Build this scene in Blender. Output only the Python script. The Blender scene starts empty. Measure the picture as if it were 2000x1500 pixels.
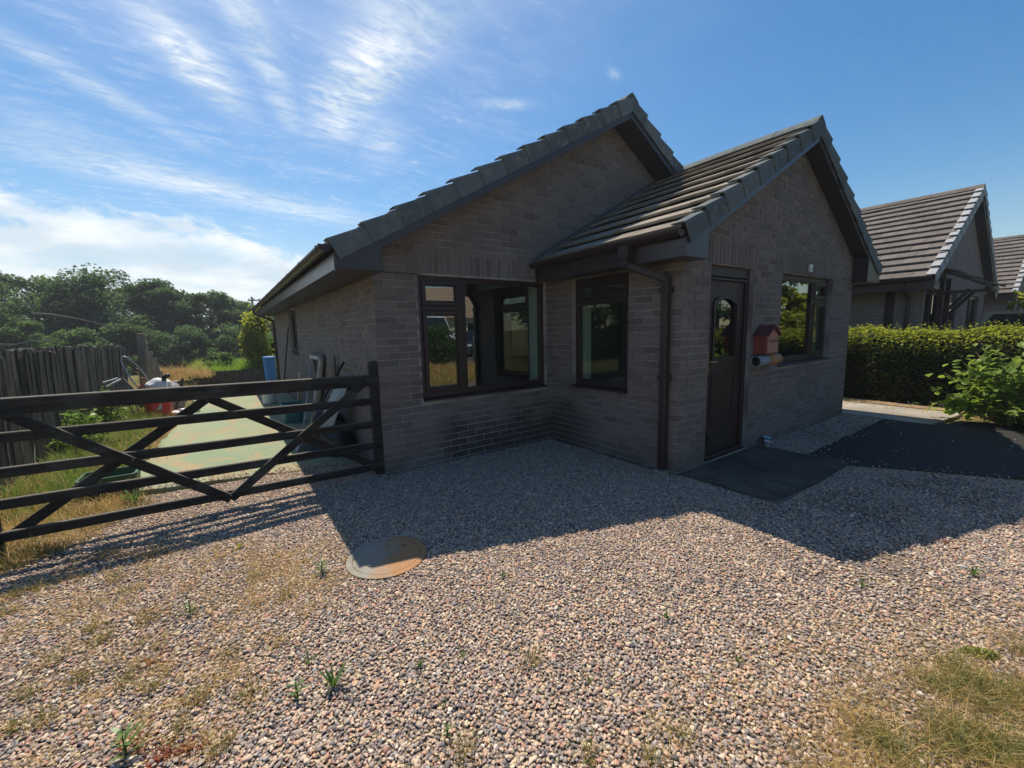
import bpy, bmesh, math, random
import numpy as np
from mathutils import Vector, Matrix

S = bpy.context.scene
COL = S.collection
R = math.radians
rng = np.random.default_rng(7)
random.seed(7)

# ------------------------------------------------------------------ camera
CX, CY, CZ = -1.2959, -4.255, 1.512
YAW, PITCH, ROLL, FPX = 0.6086, -0.1305, -0.0243, 803.7
fwd = Vector((math.sin(YAW)*math.cos(PITCH), math.cos(YAW)*math.cos(PITCH), math.sin(PITCH)))
rgt0 = Vector((math.cos(YAW), -math.sin(YAW), 0))
up0 = rgt0.cross(fwd)
rgt = rgt0*math.cos(ROLL) + up0*math.sin(ROLL)
upv = -rgt0*math.sin(ROLL) + up0*math.cos(ROLL)
cam_data = bpy.data.cameras.new('camera')
cam_data.sensor_width = 36.0
cam_data.lens = 36.0*FPX/2000.0
cam_data.clip_start = 0.05
cam_data.clip_end = 3000
cam = bpy.data.objects.new('camera', cam_data)
COL.objects.link(cam)
cam.matrix_world = Matrix((
    (rgt.x, upv.x, -fwd.x, CX), (rgt.y, upv.y, -fwd.y, CY), (rgt.z, upv.z, -fwd.z, CZ), (0, 0, 0, 1)))
S.camera = cam
CAMP = Vector((CX, CY, CZ))

def ray(u, v):
    return (fwd + rgt*((u-1000)/FPX) + upv*((750-v)/FPX))
def on(ax, val, u, v):                       # where the sight line of a photo point meets a world plane
    d = ray(u, v); i = 'xyz'.index(ax)
    return CAMP + d*((val-CAMP[i])/d[i])
def G(u, v, z=0.0): return on('z', z, u, v)
def at_dist(u, v, D):
    d = ray(u, v); return CAMP + d*(D/math.hypot(d.x, d.y))

# ------------------------------------------------------------------ sun, sky, exposure
SUN_FROM = Vector((0.074, 0.582, 1.0)).normalized()
SUN_EL = math.asin(SUN_FROM.z); SUN_AZ = math.atan2(SUN_FROM.x, SUN_FROM.y)
sd = bpy.data.lights.new('sun', 'SUN'); sd.energy = 5.0; sd.angle = R(0.5); sd.color = (1.0, 0.905, 0.765)
sun = bpy.data.objects.new('sun', sd); COL.objects.link(sun)
sun.rotation_euler = (-SUN_FROM).to_track_quat('-Z', 'Y').to_euler()
sun.location = (0, 0, 30)

W = bpy.data.worlds.new('World'); S.world = W; W.use_nodes = True
def build_world():
    nt = W.node_tree; N = nt.nodes; L = nt.links; N.clear()
    def nd(t, **k):
        n = N.new(t)
        for a, b in k.items(): setattr(n, a, b)
        return n
    def mth(op, a, b=None, clamp=False):
        n = nd('ShaderNodeMath', operation=op); n.use_clamp = clamp
        for i, x in enumerate((a, b)):
            if x is None: continue
            if isinstance(x, (int, float)): n.inputs[i].default_value = x
            else: L.new(x, n.inputs[i])
        return n.outputs[0]
    def smooth(x, lo, hi):
        n = nd('ShaderNodeMapRange', interpolation_type='SMOOTHSTEP')
        L.new(x, n.inputs[0]); n.inputs[1].default_value = lo; n.inputs[2].default_value = hi
        n.inputs[3].default_value = 0.0; n.inputs[4].default_value = 1.0
        return n.outputs[0]
    def smdown(x, lo, hi):
        return mth('SUBTRACT', 1.0, smooth(x, lo, hi))
    sky = nd('ShaderNodeTexSky', sky_type='NISHITA')
    sky.sun_disc = False; sky.sun_elevation = SUN_EL; sky.sun_rotation = SUN_AZ
    sky.air_density = 1.25; sky.dust_density = 0.35; sky.ozone_density = 2.6; sky.altitude = 100
    hs = nd('ShaderNodeHueSaturation'); L.new(sky.outputs[0], hs.inputs['Color'])
    hs.inputs['Saturation'].default_value = 1.36; hs.inputs['Value'].default_value = 1.2
    tc = nd('ShaderNodeTexCoord'); sx = nd('ShaderNodeSeparateXYZ'); L.new(tc.outputs['Generated'], sx.inputs[0])
    X, Y, Z = sx.outputs
    zz = mth('ADD', mth('MAXIMUM', Z, 0.0), 0.12)
    px = mth('DIVIDE', X, zz); py = mth('DIVIDE', Y, zz)
    cb = nd('ShaderNodeCombineXYZ'); L.new(px, cb.inputs[0]); L.new(py, cb.inputs[1])
    P = cb.outputs[0]
    def noise(vec, scale, detail, rough, dist=0.0, rot=None, sc=None, loc=None):
        if rot is not None or sc is not None or loc is not None:
            m = nd('ShaderNodeMapping'); L.new(vec, m.inputs[0])
            if loc: m.inputs['Location'].default_value = loc
            if rot: m.inputs['Rotation'].default_value = (0, 0, rot)
            if sc: m.inputs['Scale'].default_value = sc
            vec = m.outputs[0]
        n = nd('ShaderNodeTexNoise'); L.new(vec, n.inputs['Vector'])
        n.inputs['Scale'].default_value = scale; n.inputs['Detail'].default_value = detail
        n.inputs['Roughness'].default_value = rough; n.inputs['Distortion'].default_value = dist
        return n.outputs[0]
    def blob(cx, cy, ax, ay, ang):
        ca, sa = math.cos(ang), math.sin(ang)
        dx = mth('SUBTRACT', px, cx); dy = mth('SUBTRACT', py, cy)
        u = mth('DIVIDE', mth('ADD', mth('MULTIPLY', dx, ca), mth('MULTIPLY', dy, sa)), ax)
        v = mth('DIVIDE', mth('SUBTRACT', mth('MULTIPLY', dy, ca), mth('MULTIPLY', dx, sa)), ay)
        r2 = mth('ADD', mth('MULTIPLY', u, u), mth('MULTIPLY', v, v))
        return mth('POWER', 2.718, mth('MULTIPLY', r2, -1.0))
    # streaky cirrus: long fibres, broken by a finer noise
    fib = noise(P, 3.2, 9, 0.62, 1.1, rot=R(-62), sc=(1.0, 3.4, 1))
    wis = noise(P, 9.0, 8, 0.62, 1.6, rot=R(-68), sc=(1.0, 2.6, 1), loc=(3, 1, 0))
    puf = noise(P, 14.0, 9, 0.6, 0.8)
    mixf = mth('ADD', mth('MULTIPLY', fib, 0.5), mth('MULTIPLY', wis, 0.5))
    masks = None
    for (cx, cy, ax, ay, ang, amp) in (
            (0.02, 1.60, 0.22, 0.075, R(62), 1.05), (-0.07, 1.42, 0.2, 0.05, R(66), .5),
            (0.16, 1.42, 0.26, 0.05, R(68), .72), (0.25, 1.68, 0.16, 0.05, R(70), .6),
            (0.44, 1.42, 0.36, 0.105, R(97), 1.12), (0.40, 1.62, 0.22, 0.09, R(80), .95), (0.50, 1.18, 0.25, 0.12, R(100), .6),
            (-0.25, 1.82, 0.40, 0.055, R(48), .55), (0.0, 2.45, 0.95, 0.16, R(16), .75), (-0.42, 2.15, 0.5, 0.12, R(24), .45),
            (0.60, 1.75, 0.2, 0.1, R(80), .42), (0.885, 1.29, 0.085, 0.03, R(-30), .62), (1.1, .97, .03, .016, .4, .3)):
        b = mth('MULTIPLY', blob(cx, cy, ax, ay, ang), amp)
        masks = b if masks is None else mth('MAXIMUM', masks, b)
    cir = mth('MULTIPLY', masks, mth('ADD', 0.28, mth('MULTIPLY', smooth(mixf, 0.36, 0.66), 0.95)))
    cir = mth('MULTIPLY', cir, 0.92, True)
    # thin veil and scattered cirrus over the whole dome, thinning towards the clear side (+X)
    veil = mth('MULTIPLY', smooth(mixf, 0.42, 0.78), 0.42)
    az = mth('ARCTAN2', X, Y)
    side = mth('MULTIPLY', smdown(az, R(14), R(52)), mth('ADD', .12, mth('MULTIPLY', smooth(az, R(-110), R(-45)), .88)))
    veil = mth('MULTIPLY', veil, mth('ADD', 0.04, mth('MULTIPLY', side, 0.9)))
    # sun glow in thin cloud
    dt = nd('ShaderNodeVectorMath', operation='DOT_PRODUCT'); L.new(tc.outputs['Generated'], dt.inputs[0])
    dt.inputs[1].default_value = SUN_FROM
    glow = mth('MULTIPLY', mth('POWER', mth('MAXIMUM', dt.outputs['Value'], 0.0), 7.0), 0.4)
    # cumulus bank low over the trees
    el = mth('ARCSINE', Z)
    top = mth('ADD', R(13.0), mth('MULTIPLY', mth('SUBTRACT', noise(P, 1.1, 2, .5), 0.5), R(9)))
    top = mth('SUBTRACT', top, mth('MULTIPLY', mth('MAXIMUM', mth('SUBTRACT', az, R(-14)), 0.0), 0.075))
    nb = noise(tc.outputs['Generated'], 11.0, 9, 0.6, 0.4, sc=(1, 1, 2.3))
    edge = mth('ADD', top, mth('MULTIPLY', mth('SUBTRACT', nb, 0.5), R(11)))
    bank = smooth(mth('SUBTRACT', edge, el), R(-0.7), R(1.9))
    inner = mth('ADD', 0.66, mth('MULTIPLY', smooth(noise(tc.outputs['Generated'], 7.5, 7, .6, .3, sc=(1, 1, 2.6), loc=(2, 5, 1)), .36, .64), 0.34))
    bank = mth('MULTIPLY', mth('MULTIPLY', bank, inner), smdown(az, R(10), R(48)))
    bank = mth('MULTIPLY', bank, smooth(az, R(-150), R(-70)))
    hz = mth('MULTIPLY', smdown(el, R(-1), R(16)), mth('ADD', 0.1, mth('MULTIPLY', side, 0.42)))
    fac = mth('MAXIMUM', mth('MAXIMUM', cir, veil), mth('MAXIMUM', bank, hz))
    fac = mth('ADD', fac, mth('MULTIPLY', glow, mth('SUBTRACT', 1.0, fac)), True)
    shade = noise(tc.outputs['Generated'], 6.0, 6, .55, .2, sc=(1, 1, 3), loc=(1, 1, 4))
    cc = nd('ShaderNodeMix', data_type='RGBA'); L.new(smooth(shade, .35, .62), cc.inputs[0])
    cc.inputs[6].default_value = (7.0, 8.2, 9.2, 1); cc.inputs[7].default_value = (10.4, 10.8, 11.0, 1)
    mx = nd('ShaderNodeMix', data_type='RGBA'); L.new(fac, mx.inputs[0]); L.new(hs.outputs[0], mx.inputs[6]); L.new(cc.outputs[2], mx.inputs[7])
    bg = nd('ShaderNodeBackground'); L.new(mx.outputs[2], bg.inputs[0]); bg.inputs[1].default_value = 0.080
    out = nd('ShaderNodeOutputWorld'); L.new(bg.outputs[0], out.inputs[0])
build_world()
S.view_settings.view_transform = 'Standard'
S.view_settings.look = 'None'
S.view_settings.exposure = 0.3
S.view_settings.gamma = 1.0
S.view_settings.use_curve_mapping = False
S.render.engine = 'CYCLES'
S.cycles.max_bounces = 8
S.cycles.transparent_max_bounces = 12
S.cycles.use_denoising = True

# ------------------------------------------------------------------ object helpers
def link(o, parent=None):
    COL.objects.link(o)
    if parent is not None: o.parent = parent
    return o
def tag(o, label=None, cat=None, group=None, kind=None):
    if label: o['label'] = label
    if cat: o['category'] = cat
    if group: o['group'] = group
    if kind: o['kind'] = kind
    return o
def thing(name, label, cat, loc=(0, 0, 0), rz=0.0, group=None):
    o = bpy.data.objects.new(name, None); o.empty_display_size = .1
    o.location = loc; o.rotation_euler = (0, 0, rz); link(o)
    return tag(o, label, cat, group)
def mesh_obj(name, me, parent=None, mats=()):
    for m in mats: me.materials.append(m)
    return link(bpy.data.objects.new(name, me), parent)
def dup(root, loc=None, rz=None, label=None, group=None):
    r = root.copy(); COL.objects.link(r)
    if loc is not None: r.location = loc
    if rz is not None: r.rotation_euler = (0, 0, rz)
    if label: r['label'] = label
    if group: r['group'] = group
    for ch in list(root.children):
        c = ch.copy(); COL.objects.link(c); c.parent = r
        for g in ch.children:
            d = g.copy(); COL.objects.link(d); d.parent = c
    return r

class Fr:                                    # a wall's own axes: u along it, n out of it, z up
    def __init__(s, O=(0, 0, 0), U=(1, 0, 0), N=(0, -1, 0), Zv=(0, 0, 1)):
        s.O = Vector(O); s.U = Vector(U); s.N = Vector(N); s.Z = Vector(Zv)
    def __call__(s, u, n, z): return s.O + s.U*u + s.N*n + s.Z*z
    def matrix(s, u=0, n=0, z=0):
        p = s(u, n, z)
        return Matrix(((s.U.x, s.N.x, s.Z.x, p.x), (s.U.y, s.N.y, s.Z.y, p.y), (s.U.z, s.N.z, s.Z.z, p.z), (0, 0, 0, 1)))
ID = Fr((0, 0, 0), (1, 0, 0), (0, 1, 0))

class MB:
    def __init__(s): s.v = []; s.f = []; s.sm = []
    def add(s, vs, fs, smooth=False):
        b = len(s.v); s.v += [tuple(p) for p in vs]
        s.f += [tuple(b+i for i in f) for f in fs]; s.sm += [smooth]*len(fs)
        return s
    def box(s, u0, u1, n0, n1, z0, z1, fr=ID):
        P = [fr(u, n, z) for z in (z0, z1) for n in (n0, n1) for u in (u0, u1)]
        return s.add(P, [(0, 2, 3, 1), (4, 5, 7, 6), (0, 1, 5, 4), (2, 6, 7, 3), (0, 4, 6, 2), (1, 3, 7, 5)])
    def prism(s, poly, n0, n1, fr=ID):       # polygon in (u,z), pushed along n
        k = len(poly)
        P = [fr(u, n0, z) for u, z in poly] + [fr(u, n1, z) for u, z in poly]
        return s.add(P, [tuple(range(k))[::-1], tuple(range(k, 2*k))] + [(i, (i+1) % k, k+(i+1) % k, k+i) for i in range(k)])
    def bar(s, a, b, w, t, up=(0, 0, 1)):     # rectangular bar from a to b: w across 'up x axis', t along up
        a = Vector(a); b = Vector(b); d = (b-a).normalized(); up = Vector(up)
        sd_ = d.cross(up).normalized(); u2 = sd_.cross(d).normalized()
        P = [p + sd_*(sx*w/2) + u2*(sz*t/2) for p in (a, b) for sx, sz in ((-1, -1), (1, -1), (1, 1), (-1, 1))]
        return s.add(P, [(3, 2, 1, 0), (4, 5, 6, 7), (0, 1, 5, 4), (1, 2, 6, 5), (2, 3, 7, 6), (3, 0, 4, 7)])
    def tube(s, pts, rad, k=8, cap=True, smooth=True):
        pts = [Vector(p) for p in pts]; n = len(pts)
        rads = rad if isinstance(rad, (list, tuple)) else [rad]*n
        ref = Vector((0, 0, 1)); V = []; prev = None
        for i, p in enumerate(pts):
            d = (pts[min(i+1, n-1)]-pts[max(i-1, 0)])
            d = d.normalized() if d.length > 1e-9 else Vector((0, 0, 1))
            if prev is None:
                r_ = ref if abs(d.z) < .9 else Vector((1, 0, 0))
                x = d.cross(r_).normalized()
            else:
                x = (prev - d*prev.dot(d)).normalized()
            prev = x; y = d.cross(x)
            for j in range(k):
                a = 2*math.pi*j/k; V.append(p + (x*math.cos(a)+y*math.sin(a))*rads[i])
        F = [(i*k+j, i*k+(j+1) % k, (i+1)*k+(j+1) % k, (i+1)*k+j) for i in range(n-1) for j in range(k)]
        if cap: F += [tuple(range(k))[::-1], tuple(range((n-1)*k, n*k))]
        return s.add(V, F, smooth)
    def lathe(s, prof, c=(0, 0, 0), k=20, smooth=True, sx=1.0, sy=1.0):   # profile of (r,z)
        V = []; n = len(prof)
        for r_, z in prof:
            for j in range(k):
                a = 2*math.pi*j/k; V.append((c[0]+r_*sx*math.cos(a), c[1]+r_*sy*math.sin(a), c[2]+z))
        F = [(i*k+j, i*k+(j+1) % k, (i+1)*k+(j+1) % k, (i+1)*k+j) for i in range(n-1) for j in range(k)]
        if prof[0][0] > 1e-6: F.append(tuple(range(k))[::-1])
        if prof[-1][0] > 1e-6: F.append(tuple(range((n-1)*k, n*k)))
        return s.add(V, F, smooth)
    def mesh(s, name, recalc=True, bevel=0.0, seg=1):
        me = bpy.data.meshes.new(name); me.from_pydata(s.v, [], s.f)
        me.polygons.foreach_set('use_smooth', s.sm)
        if recalc or bevel:
            bm = bmesh.new(); bm.from_mesh(me)
            bmesh.ops.recalc_face_normals(bm, faces=bm.faces[:])
            if bevel: bmesh.ops.bevel(bm, geom=bm.edges[:], offset=bevel, segments=seg, affect='EDGES', clamp_overlap=True)
            bm.to_mesh(me); bm.free()
        me.update(); return me
    def build(s, name, mat, parent=None, bevel=0.0, seg=1, recalc=True):
        me = s.mesh(name, recalc, bevel, seg)
        if mat: me.materials.append(mat)
        return link(bpy.data.objects.new(name, me), parent)

def np_mesh(name, verts, faces_flat, nper, smooth=False):
    me = bpy.data.meshes.new(name)
    nv = len(verts); nl = len(faces_flat); nf = nl//nper
    me.vertices.add(nv); me.vertices.foreach_set('co', np.asarray(verts, dtype=np.float32).ravel())
    me.loops.add(nl); me.loops.foreach_set('vertex_index', np.asarray(faces_flat, dtype=np.int32))
    me.polygons.add(nf)
    me.polygons.foreach_set('loop_start', np.arange(0, nl, nper, dtype=np.int32))
    me.polygons.foreach_set('loop_total', np.full(nf, nper, dtype=np.int32))
    if smooth: me.polygons.foreach_set('use_smooth', np.ones(nf, dtype=bool))
    me.update(calc_edges=True); return me

def leaf_mesh(name, pts, size, aspect=0.55, up_bias=0.5, jitter=0.35, fold=0.18, dirs=None):
    """One folded diamond per point."""
    n = len(pts); pts = np.asarray(pts)
    sz = size*(1+jitter*rng.standard_normal(n)).clip(.45, 1.8)
    nrm = rng.standard_normal((n, 3)); nrm[:, 2] = np.abs(nrm[:, 2])*(1+up_bias)+up_bias
    if dirs is not None: nrm += dirs
    nrm /= np.linalg.norm(nrm, axis=1)[:, None]
    t = rng.standard_normal((n, 3)); t -= nrm*(t*nrm).sum(1)[:, None]; t /= np.linalg.norm(t, axis=1)[:, None]
    b = np.cross(nrm, t)
    V = np.empty((n, 4, 3))
    h = (sz/2)[:, None]; w = h*aspect; f = nrm*(sz*fold)[:, None]
    V[:, 0] = pts - t*h - f*.3; V[:, 1] = pts + b*w + f*.5 - t*h*.1; V[:, 2] = pts + t*h - f*.6; V[:, 3] = pts - b*w + f*.5 - t*h*.1
    F = np.arange(n*4).reshape(n, 4)
    return np_mesh(name, V.reshape(-1, 3), F.ravel(), 4)

def blade_mesh(name, pts, height, width, lean=0.5, curl=0.5, dirs=None):
    n = len(pts); pts = np.asarray(pts)
    h = np.asarray(height)*np.ones(n); w = np.asarray(width)*np.ones(n)
    a = rng.uniform(0, 2*math.pi, n); d = np.stack([np.cos(a), np.sin(a), np.zeros(n)], 1)
    if dirs is not None:
        d = d*.6 + dirs; d /= np.linalg.norm(d, axis=1)[:, None]
    s = np.stack([-d[:, 1], d[:, 0], np.zeros(n)], 1)
    yaw2 = rng.uniform(-1, 1, n)[:, None]; s = s + d*yaw2*.5; s /= np.linalg.norm(s, axis=1)[:, None]
    ln = np.abs(rng.normal(lean, lean*.5, n)); cu = np.abs(rng.normal(curl, curl*.5, n))
    up = np.array([0, 0, 1.0])
    def P(t):
        return pts + d*(h*(ln*t+cu*t*t))[:, None]*.6 + up*(h*(t-.35*cu*t*t))[:, None]
    V = np.empty((n, 5, 3)); hw = (w/2)[:, None]
    V[:, 0] = P(0)-s*hw; V[:, 1] = P(0)+s*hw; V[:, 2] = P(.55)-s*hw*.75; V[:, 3] = P(.55)+s*hw*.75; V[:, 4] = P(1.0)
    b = np.arange(n)[:, None]*5
    F = np.concatenate([b+[0, 1, 3], b+[0, 3, 2], b+[2, 3, 4]], 1).ravel()
    return np_mesh(name, V.reshape(-1, 3), F, 3)

# ------------------------------------------------------------------ materials
class NT:
    def __init__(s, name):
        s.m = bpy.data.materials.new(name); s.m.use_nodes = True
        s.t = s.m.node_tree; s.N = s.t.nodes; s.L = s.t.links; s.N.clear()
        s.out = s.N.new('ShaderNodeOutputMaterial')
    def nd(s, t, **k):
        n = s.N.new(t)
        for a, b in k.items(): setattr(n, a, b)
        return n
    def set(s, n, i, x):
        if x is None: return
        if hasattr(x, 'links') or isinstance(x, bpy.types.NodeSocket): s.L.new(x, n.inputs[i])
        else: n.inputs[i].default_value = x
    def math(s, op, a, b=None, c=None, clamp=False):
        n = s.nd('ShaderNodeMath', operation=op); n.use_clamp = clamp
        s.set(n, 0, a); s.set(n, 1, b); s.set(n, 2, c); return n.outputs[0]
    def coord(s, kind='Object'): return s.nd('ShaderNodeTexCoord').outputs[kind]
    def pos(s): return s.nd('ShaderNodeNewGeometry').outputs['Position']
    def map(s, v, sc=(1, 1, 1), loc=(0, 0, 0), rot=(0, 0, 0)):
        n = s.nd('ShaderNodeMapping'); s.L.new(v, n.inputs[0])
        n.inputs['Scale'].default_value = sc; n.inputs['Location'].default_value = loc; n.inputs['Rotation'].default_value = rot
        return n.outputs[0]
    def noise(s, v, scale, detail=5, rough=.55, dist=0.0):
        n = s.nd('ShaderNodeTexNoise'); s.L.new(v, n.inputs['Vector']); n.inputs['Scale'].default_value = scale
        n.inputs['Detail'].default_value = detail; n.inputs['Roughness'].default_value = rough; n.inputs['Distortion'].default_value = dist
        return n.outputs[0]
    def voro(s, v, scale, feat='F1', out=0):
        n = s.nd('ShaderNodeTexVoronoi', feature=feat); s.L.new(v, n.inputs['Vector']); n.inputs['Scale'].default_value = scale
        return n.outputs[out]
    def ramp(s, f, stops, interp='LINEAR'):
        n = s.nd('ShaderNodeValToRGB'); r = n.color_ramp; r.interpolation = interp
        while len(r.elements) < len(stops): r.elements.new(.5)
        for e, (p, c) in zip(r.elements, stops):
            e.position = p; e.color = (*c, 1) if len(c) == 3 else c
        s.L.new(f, n.inputs[0]); return n.outputs[0]
    def rng01(s, x, lo, hi, a=0.0, b=1.0):
        n = s.nd('ShaderNodeMapRange', interpolation_type='SMOOTHSTEP'); s.L.new(x, n.inputs[0])
        for i, q in zip((1, 2, 3, 4), (lo, hi, a, b)): n.inputs[i].default_value = q
        return n.outputs[0]
    def mix(s, f, a, b, mode='MIX'):
        n = s.nd('ShaderNodeMix', data_type='RGBA', blend_type=mode)
        s.set(n, 0, f)
        for i, x in ((6, a), (7, b)):
            if isinstance(x, tuple): n.inputs[i].default_value = (*x[:3], 1)
            else: s.L.new(x, n.inputs[i])
        return n.outputs[2]
    def bump(s, h, strength=.4, dist=.01):
        n = s.nd('ShaderNodeBump'); s.L.new(h, n.inputs['Height']); n.inputs['Strength'].default_value = strength
        n.inputs['Distance'].default_value = dist; return n.outputs[0]
    def rand(s):
        a = s.nd('ShaderNodeObjectInfo').outputs['Random']; b = s.nd('ShaderNodeNewGeometry').outputs['Random Per Island']
        return s.math('FRACT', s.math('ADD', a, s.math('MULTIPLY', b, 7.31)))
    def bsdf(s, col, rough=.8, spec=.3, normal=None, metal=0.0, coat=0.0):
        n = s.nd('ShaderNodeBsdfPrincipled')
        if isinstance(col, tuple): n.inputs['Base Color'].default_value = (*col[:3], 1)
        else: s.L.new(col, n.inputs['Base Color'])
        s.set(n, 'Roughness', rough); n.inputs['Metallic'].default_value = metal
        n.inputs['Specular IOR Level'].default_value = spec
        n.inputs['Coat Weight'].default_value = coat
        if normal is not None: s.L.new(normal, n.inputs['Normal'])
        return n.outputs[0]
    def done(s, sh): s.L.new(sh, s.out.inputs['Surface']); return s.m

def m_brick():
    t = NT('brick'); r = t.rand(); p = t.pos()
    c = t.ramp(r, [(0, (.115, .088, .076)), (.16, (.168, .130, .112)), (.36, (.206, .163, .140)), (.55, (.178, .142, .126)), (.7, (.146, .119, .110)), (.86, (.228, .183, .158)), (1, (.122, .106, .104))])
    n1 = t.noise(p, 34, 6, .65); n2 = t.noise(p, 5, 4, .6)
    c = t.mix(t.math('MULTIPLY', t.rng01(n1, .3, .75), .6), c, (.19, .158, .145))
    c = t.mix(t.math('MULTIPLY', t.rng01(n2, .5, .75), .35), c, (.25, .225, .21))
    # damp staining: a patch under the wide window and along the foot of the walls
    s = t.nd('ShaderNodeSeparateXYZ'); t.L.new(p, s.inputs[0]); X, Y, Z = s.outputs
    w = t.noise(p, 3.1, 5, .6)
    zz = t.math('ADD', Z, t.math('MULTIPLY', t.math('SUBTRACT', w, .5), 1.1))
    low = t.rng01(zz, .22, .66, 1, 0)
    xm = t.math('MULTIPLY', t.rng01(X, .45, .9), t.rng01(X, 2.5, 3.0, 1, 0))
    ym = t.rng01(Y, -.9, -.3)
    wet = t.math('MULTIPLY', t.math('MULTIPLY', low, xm), ym)
    foot = t.math('MULTIPLY', t.rng01(zz, -.1, .22, 1, 0), .55)
    c = t.mix(t.math('MULTIPLY', t.math('MAXIMUM', wet, foot), .82), c, (.045, .039, .038))
    h = t.math('ADD', t.noise(p, 90, 5, .7), t.math('MULTIPLY', n1, .7))
    return t.done(t.bsdf(c, .88, .25, t.bump(h, .45, .006)))
def m_mortar():
    t = NT('mortar'); p = t.pos(); n = t.noise(p, 22, 6, .6); n2 = t.noise(p, 1.7, 4, .6)
    c = t.mix(n, (.26, .24, .225), (.42, .39, .365)); c = t.mix(t.rng01(n2, .32, .56), (.17, .153, .145), c)
    return t.done(t.bsdf(c, .95, .15, t.bump(t.noise(p, 140, 4, .7), .5, .004)))
def m_far_brick():
    t = NT('far_brick'); p = t.pos()
    s = t.nd('ShaderNodeSeparateXYZ'); t.L.new(p, s.inputs[0])
    cb = t.nd('ShaderNodeCombineXYZ'); t.L.new(t.math('ADD', s.outputs[0], s.outputs[1]), cb.inputs[0]); t.L.new(s.outputs[2], cb.inputs[1])
    b = t.nd('ShaderNodeTexBrick'); t.L.new(cb.outputs[0], b.inputs[0])
    b.inputs['Scale'].default_value = 1.0; b.inputs['Brick Width'].default_value = .225; b.inputs['Row Height'].default_value = .075
    b.inputs['Mortar Size'].default_value = .006
    b.inputs['Color1'].default_value = (.24, .19, .165, 1); b.inputs['Color2'].default_value = (.16, .13, .12, 1); b.inputs['Mortar'].default_value = (.29, .27, .25, 1)
    c = t.mix(t.rng01(t.noise(p, 3, 4), .3, .7), b.outputs[0], (.2, .17, .155))
    return t.done(t.bsdf(c, .9, .2, t.bump(b.outputs[1], -.4, .006)))
def m_upvc(name, col, rough=.34):
    t = NT(name); p = t.pos(); n = t.noise(t.map(p, (2, 2, 22)), 6, 5, .6)
    c = t.mix(t.math('MULTIPLY', n, .5), col, tuple(x*1.7 for x in col))
    rr = t.math('ADD', rough, t.math('MULTIPLY', t.noise(p, 7, 4), .18))
    return t.done(t.bsdf(c, rr, .5, t.bump(n, .12, .002)))
def m_tile(name, a, b, moss=.3):
    t = NT(name); r = t.rand(); p = t.pos()
    c = t.mix(r, a, b); n = t.noise(p, 9, 6, .65); n2 = t.noise(p, 60, 4, .7)
    c = t.mix(t.math('MULTIPLY', t.rng01(n, .48, .68), moss), c, (.34, .33, .25))
    c = t.mix(t.math('MULTIPLY', t.rng01(n2, .45, .7), .3), c, (.12, .11, .10))
    return t.done(t.bsdf(c, .92, .2, t.bump(n2, .5, .006)))
def m_glass(name, tint=(.86, .93, .89), ior=2.15):
    t = NT(name); f = t.nd('ShaderNodeFresnel')
    bk = t.nd('ShaderNodeNewGeometry').outputs['Backfacing']      # same reflectance from either side of the sheet
    t.L.new(t.math('ADD', ior, t.math('MULTIPLY', bk, 1/ior-ior)), f.inputs[0])
    g = t.nd('ShaderNodeBsdfGlossy'); g.inputs['Roughness'].default_value = .004; g.inputs['Color'].default_value = (.96, .98, 1, 1)
    w = t.noise(t.pos(), 2.2, 2, .5); t.L.new(t.bump(w, .04, .012), g.inputs['Normal'])
    tr = t.nd('ShaderNodeBsdfTransparent'); tr.inputs[0].default_value = (*tint, 1)
    m = t.nd('ShaderNodeMixShader'); t.L.new(f.outputs[0], m.inputs[0]); t.L.new(tr.outputs[0], m.inputs[1]); t.L.new(g.outputs[0], m.inputs[2])
    return t.done(m.outputs[0])
def m_simple(name, col, rough=.6, spec=.4, var=.25, scale=12, metal=0.0, bump=.15):
    t = NT(name); p = t.coord('Object'); n = t.noise(p, scale, 5, .6)
    c = t.mix(n, tuple(x*(1-var) for x in col), tuple(min(1, x*(1+var)) for x in col))
    return t.done(t.bsdf(c, rough, spec, t.bump(t.noise(p, scale*6, 3, .6), bump, .004), metal))
def m_wood(name, dark, light, axis=2, rough=.85, weather=0.0, top_light=0.0):
    t = NT(name); r = t.rand(); p = t.pos()
    sc = [26, 26, 26]; sc[axis] = 1.6
    cb = t.nd('ShaderNodeVectorMath', operation='ADD'); t.L.new(p, cb.inputs[0])
    o = t.nd('ShaderNodeCombineXYZ'); t.L.new(t.math('MULTIPLY', r, 13.0), o.inputs[0]); t.L.new(t.math('MULTIPLY', r, 7.0), o.inputs[1]); t.L.new(r, o.inputs[2])
    t.L.new(o.outputs[0], cb.inputs[1])
    n = t.noise(t.map(cb.outputs[0], tuple(sc)), 1.6, 7, .62, .5)
    c = t.mix(t.rng01(n, .32, .68), dark, light)
    c = t.mix(t.math('MULTIPLY', r, .55), c, dark)
    n2 = t.noise(p, 2.4, 5, .6)
    c = t.mix(t.math('MULTIPLY', t.rng01(n2, .5, .7), weather), c, (.19, .20, .17))
    if top_light:                                  # upward faces painted lighter, imitating sun caught on the bar tops
        g = t.nd('ShaderNodeSeparateXYZ'); t.L.new(t.nd('ShaderNodeNewGeometry').outputs['True Normal'], g.inputs[0])
        c = t.mix(t.math('MULTIPLY', t.rng01(g.outputs[2], .45, .9), top_light), c, (.15, .135, .11))
    return t.done(t.bsdf(c, rough, .25, t.bump(n, .5, .006)))
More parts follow.
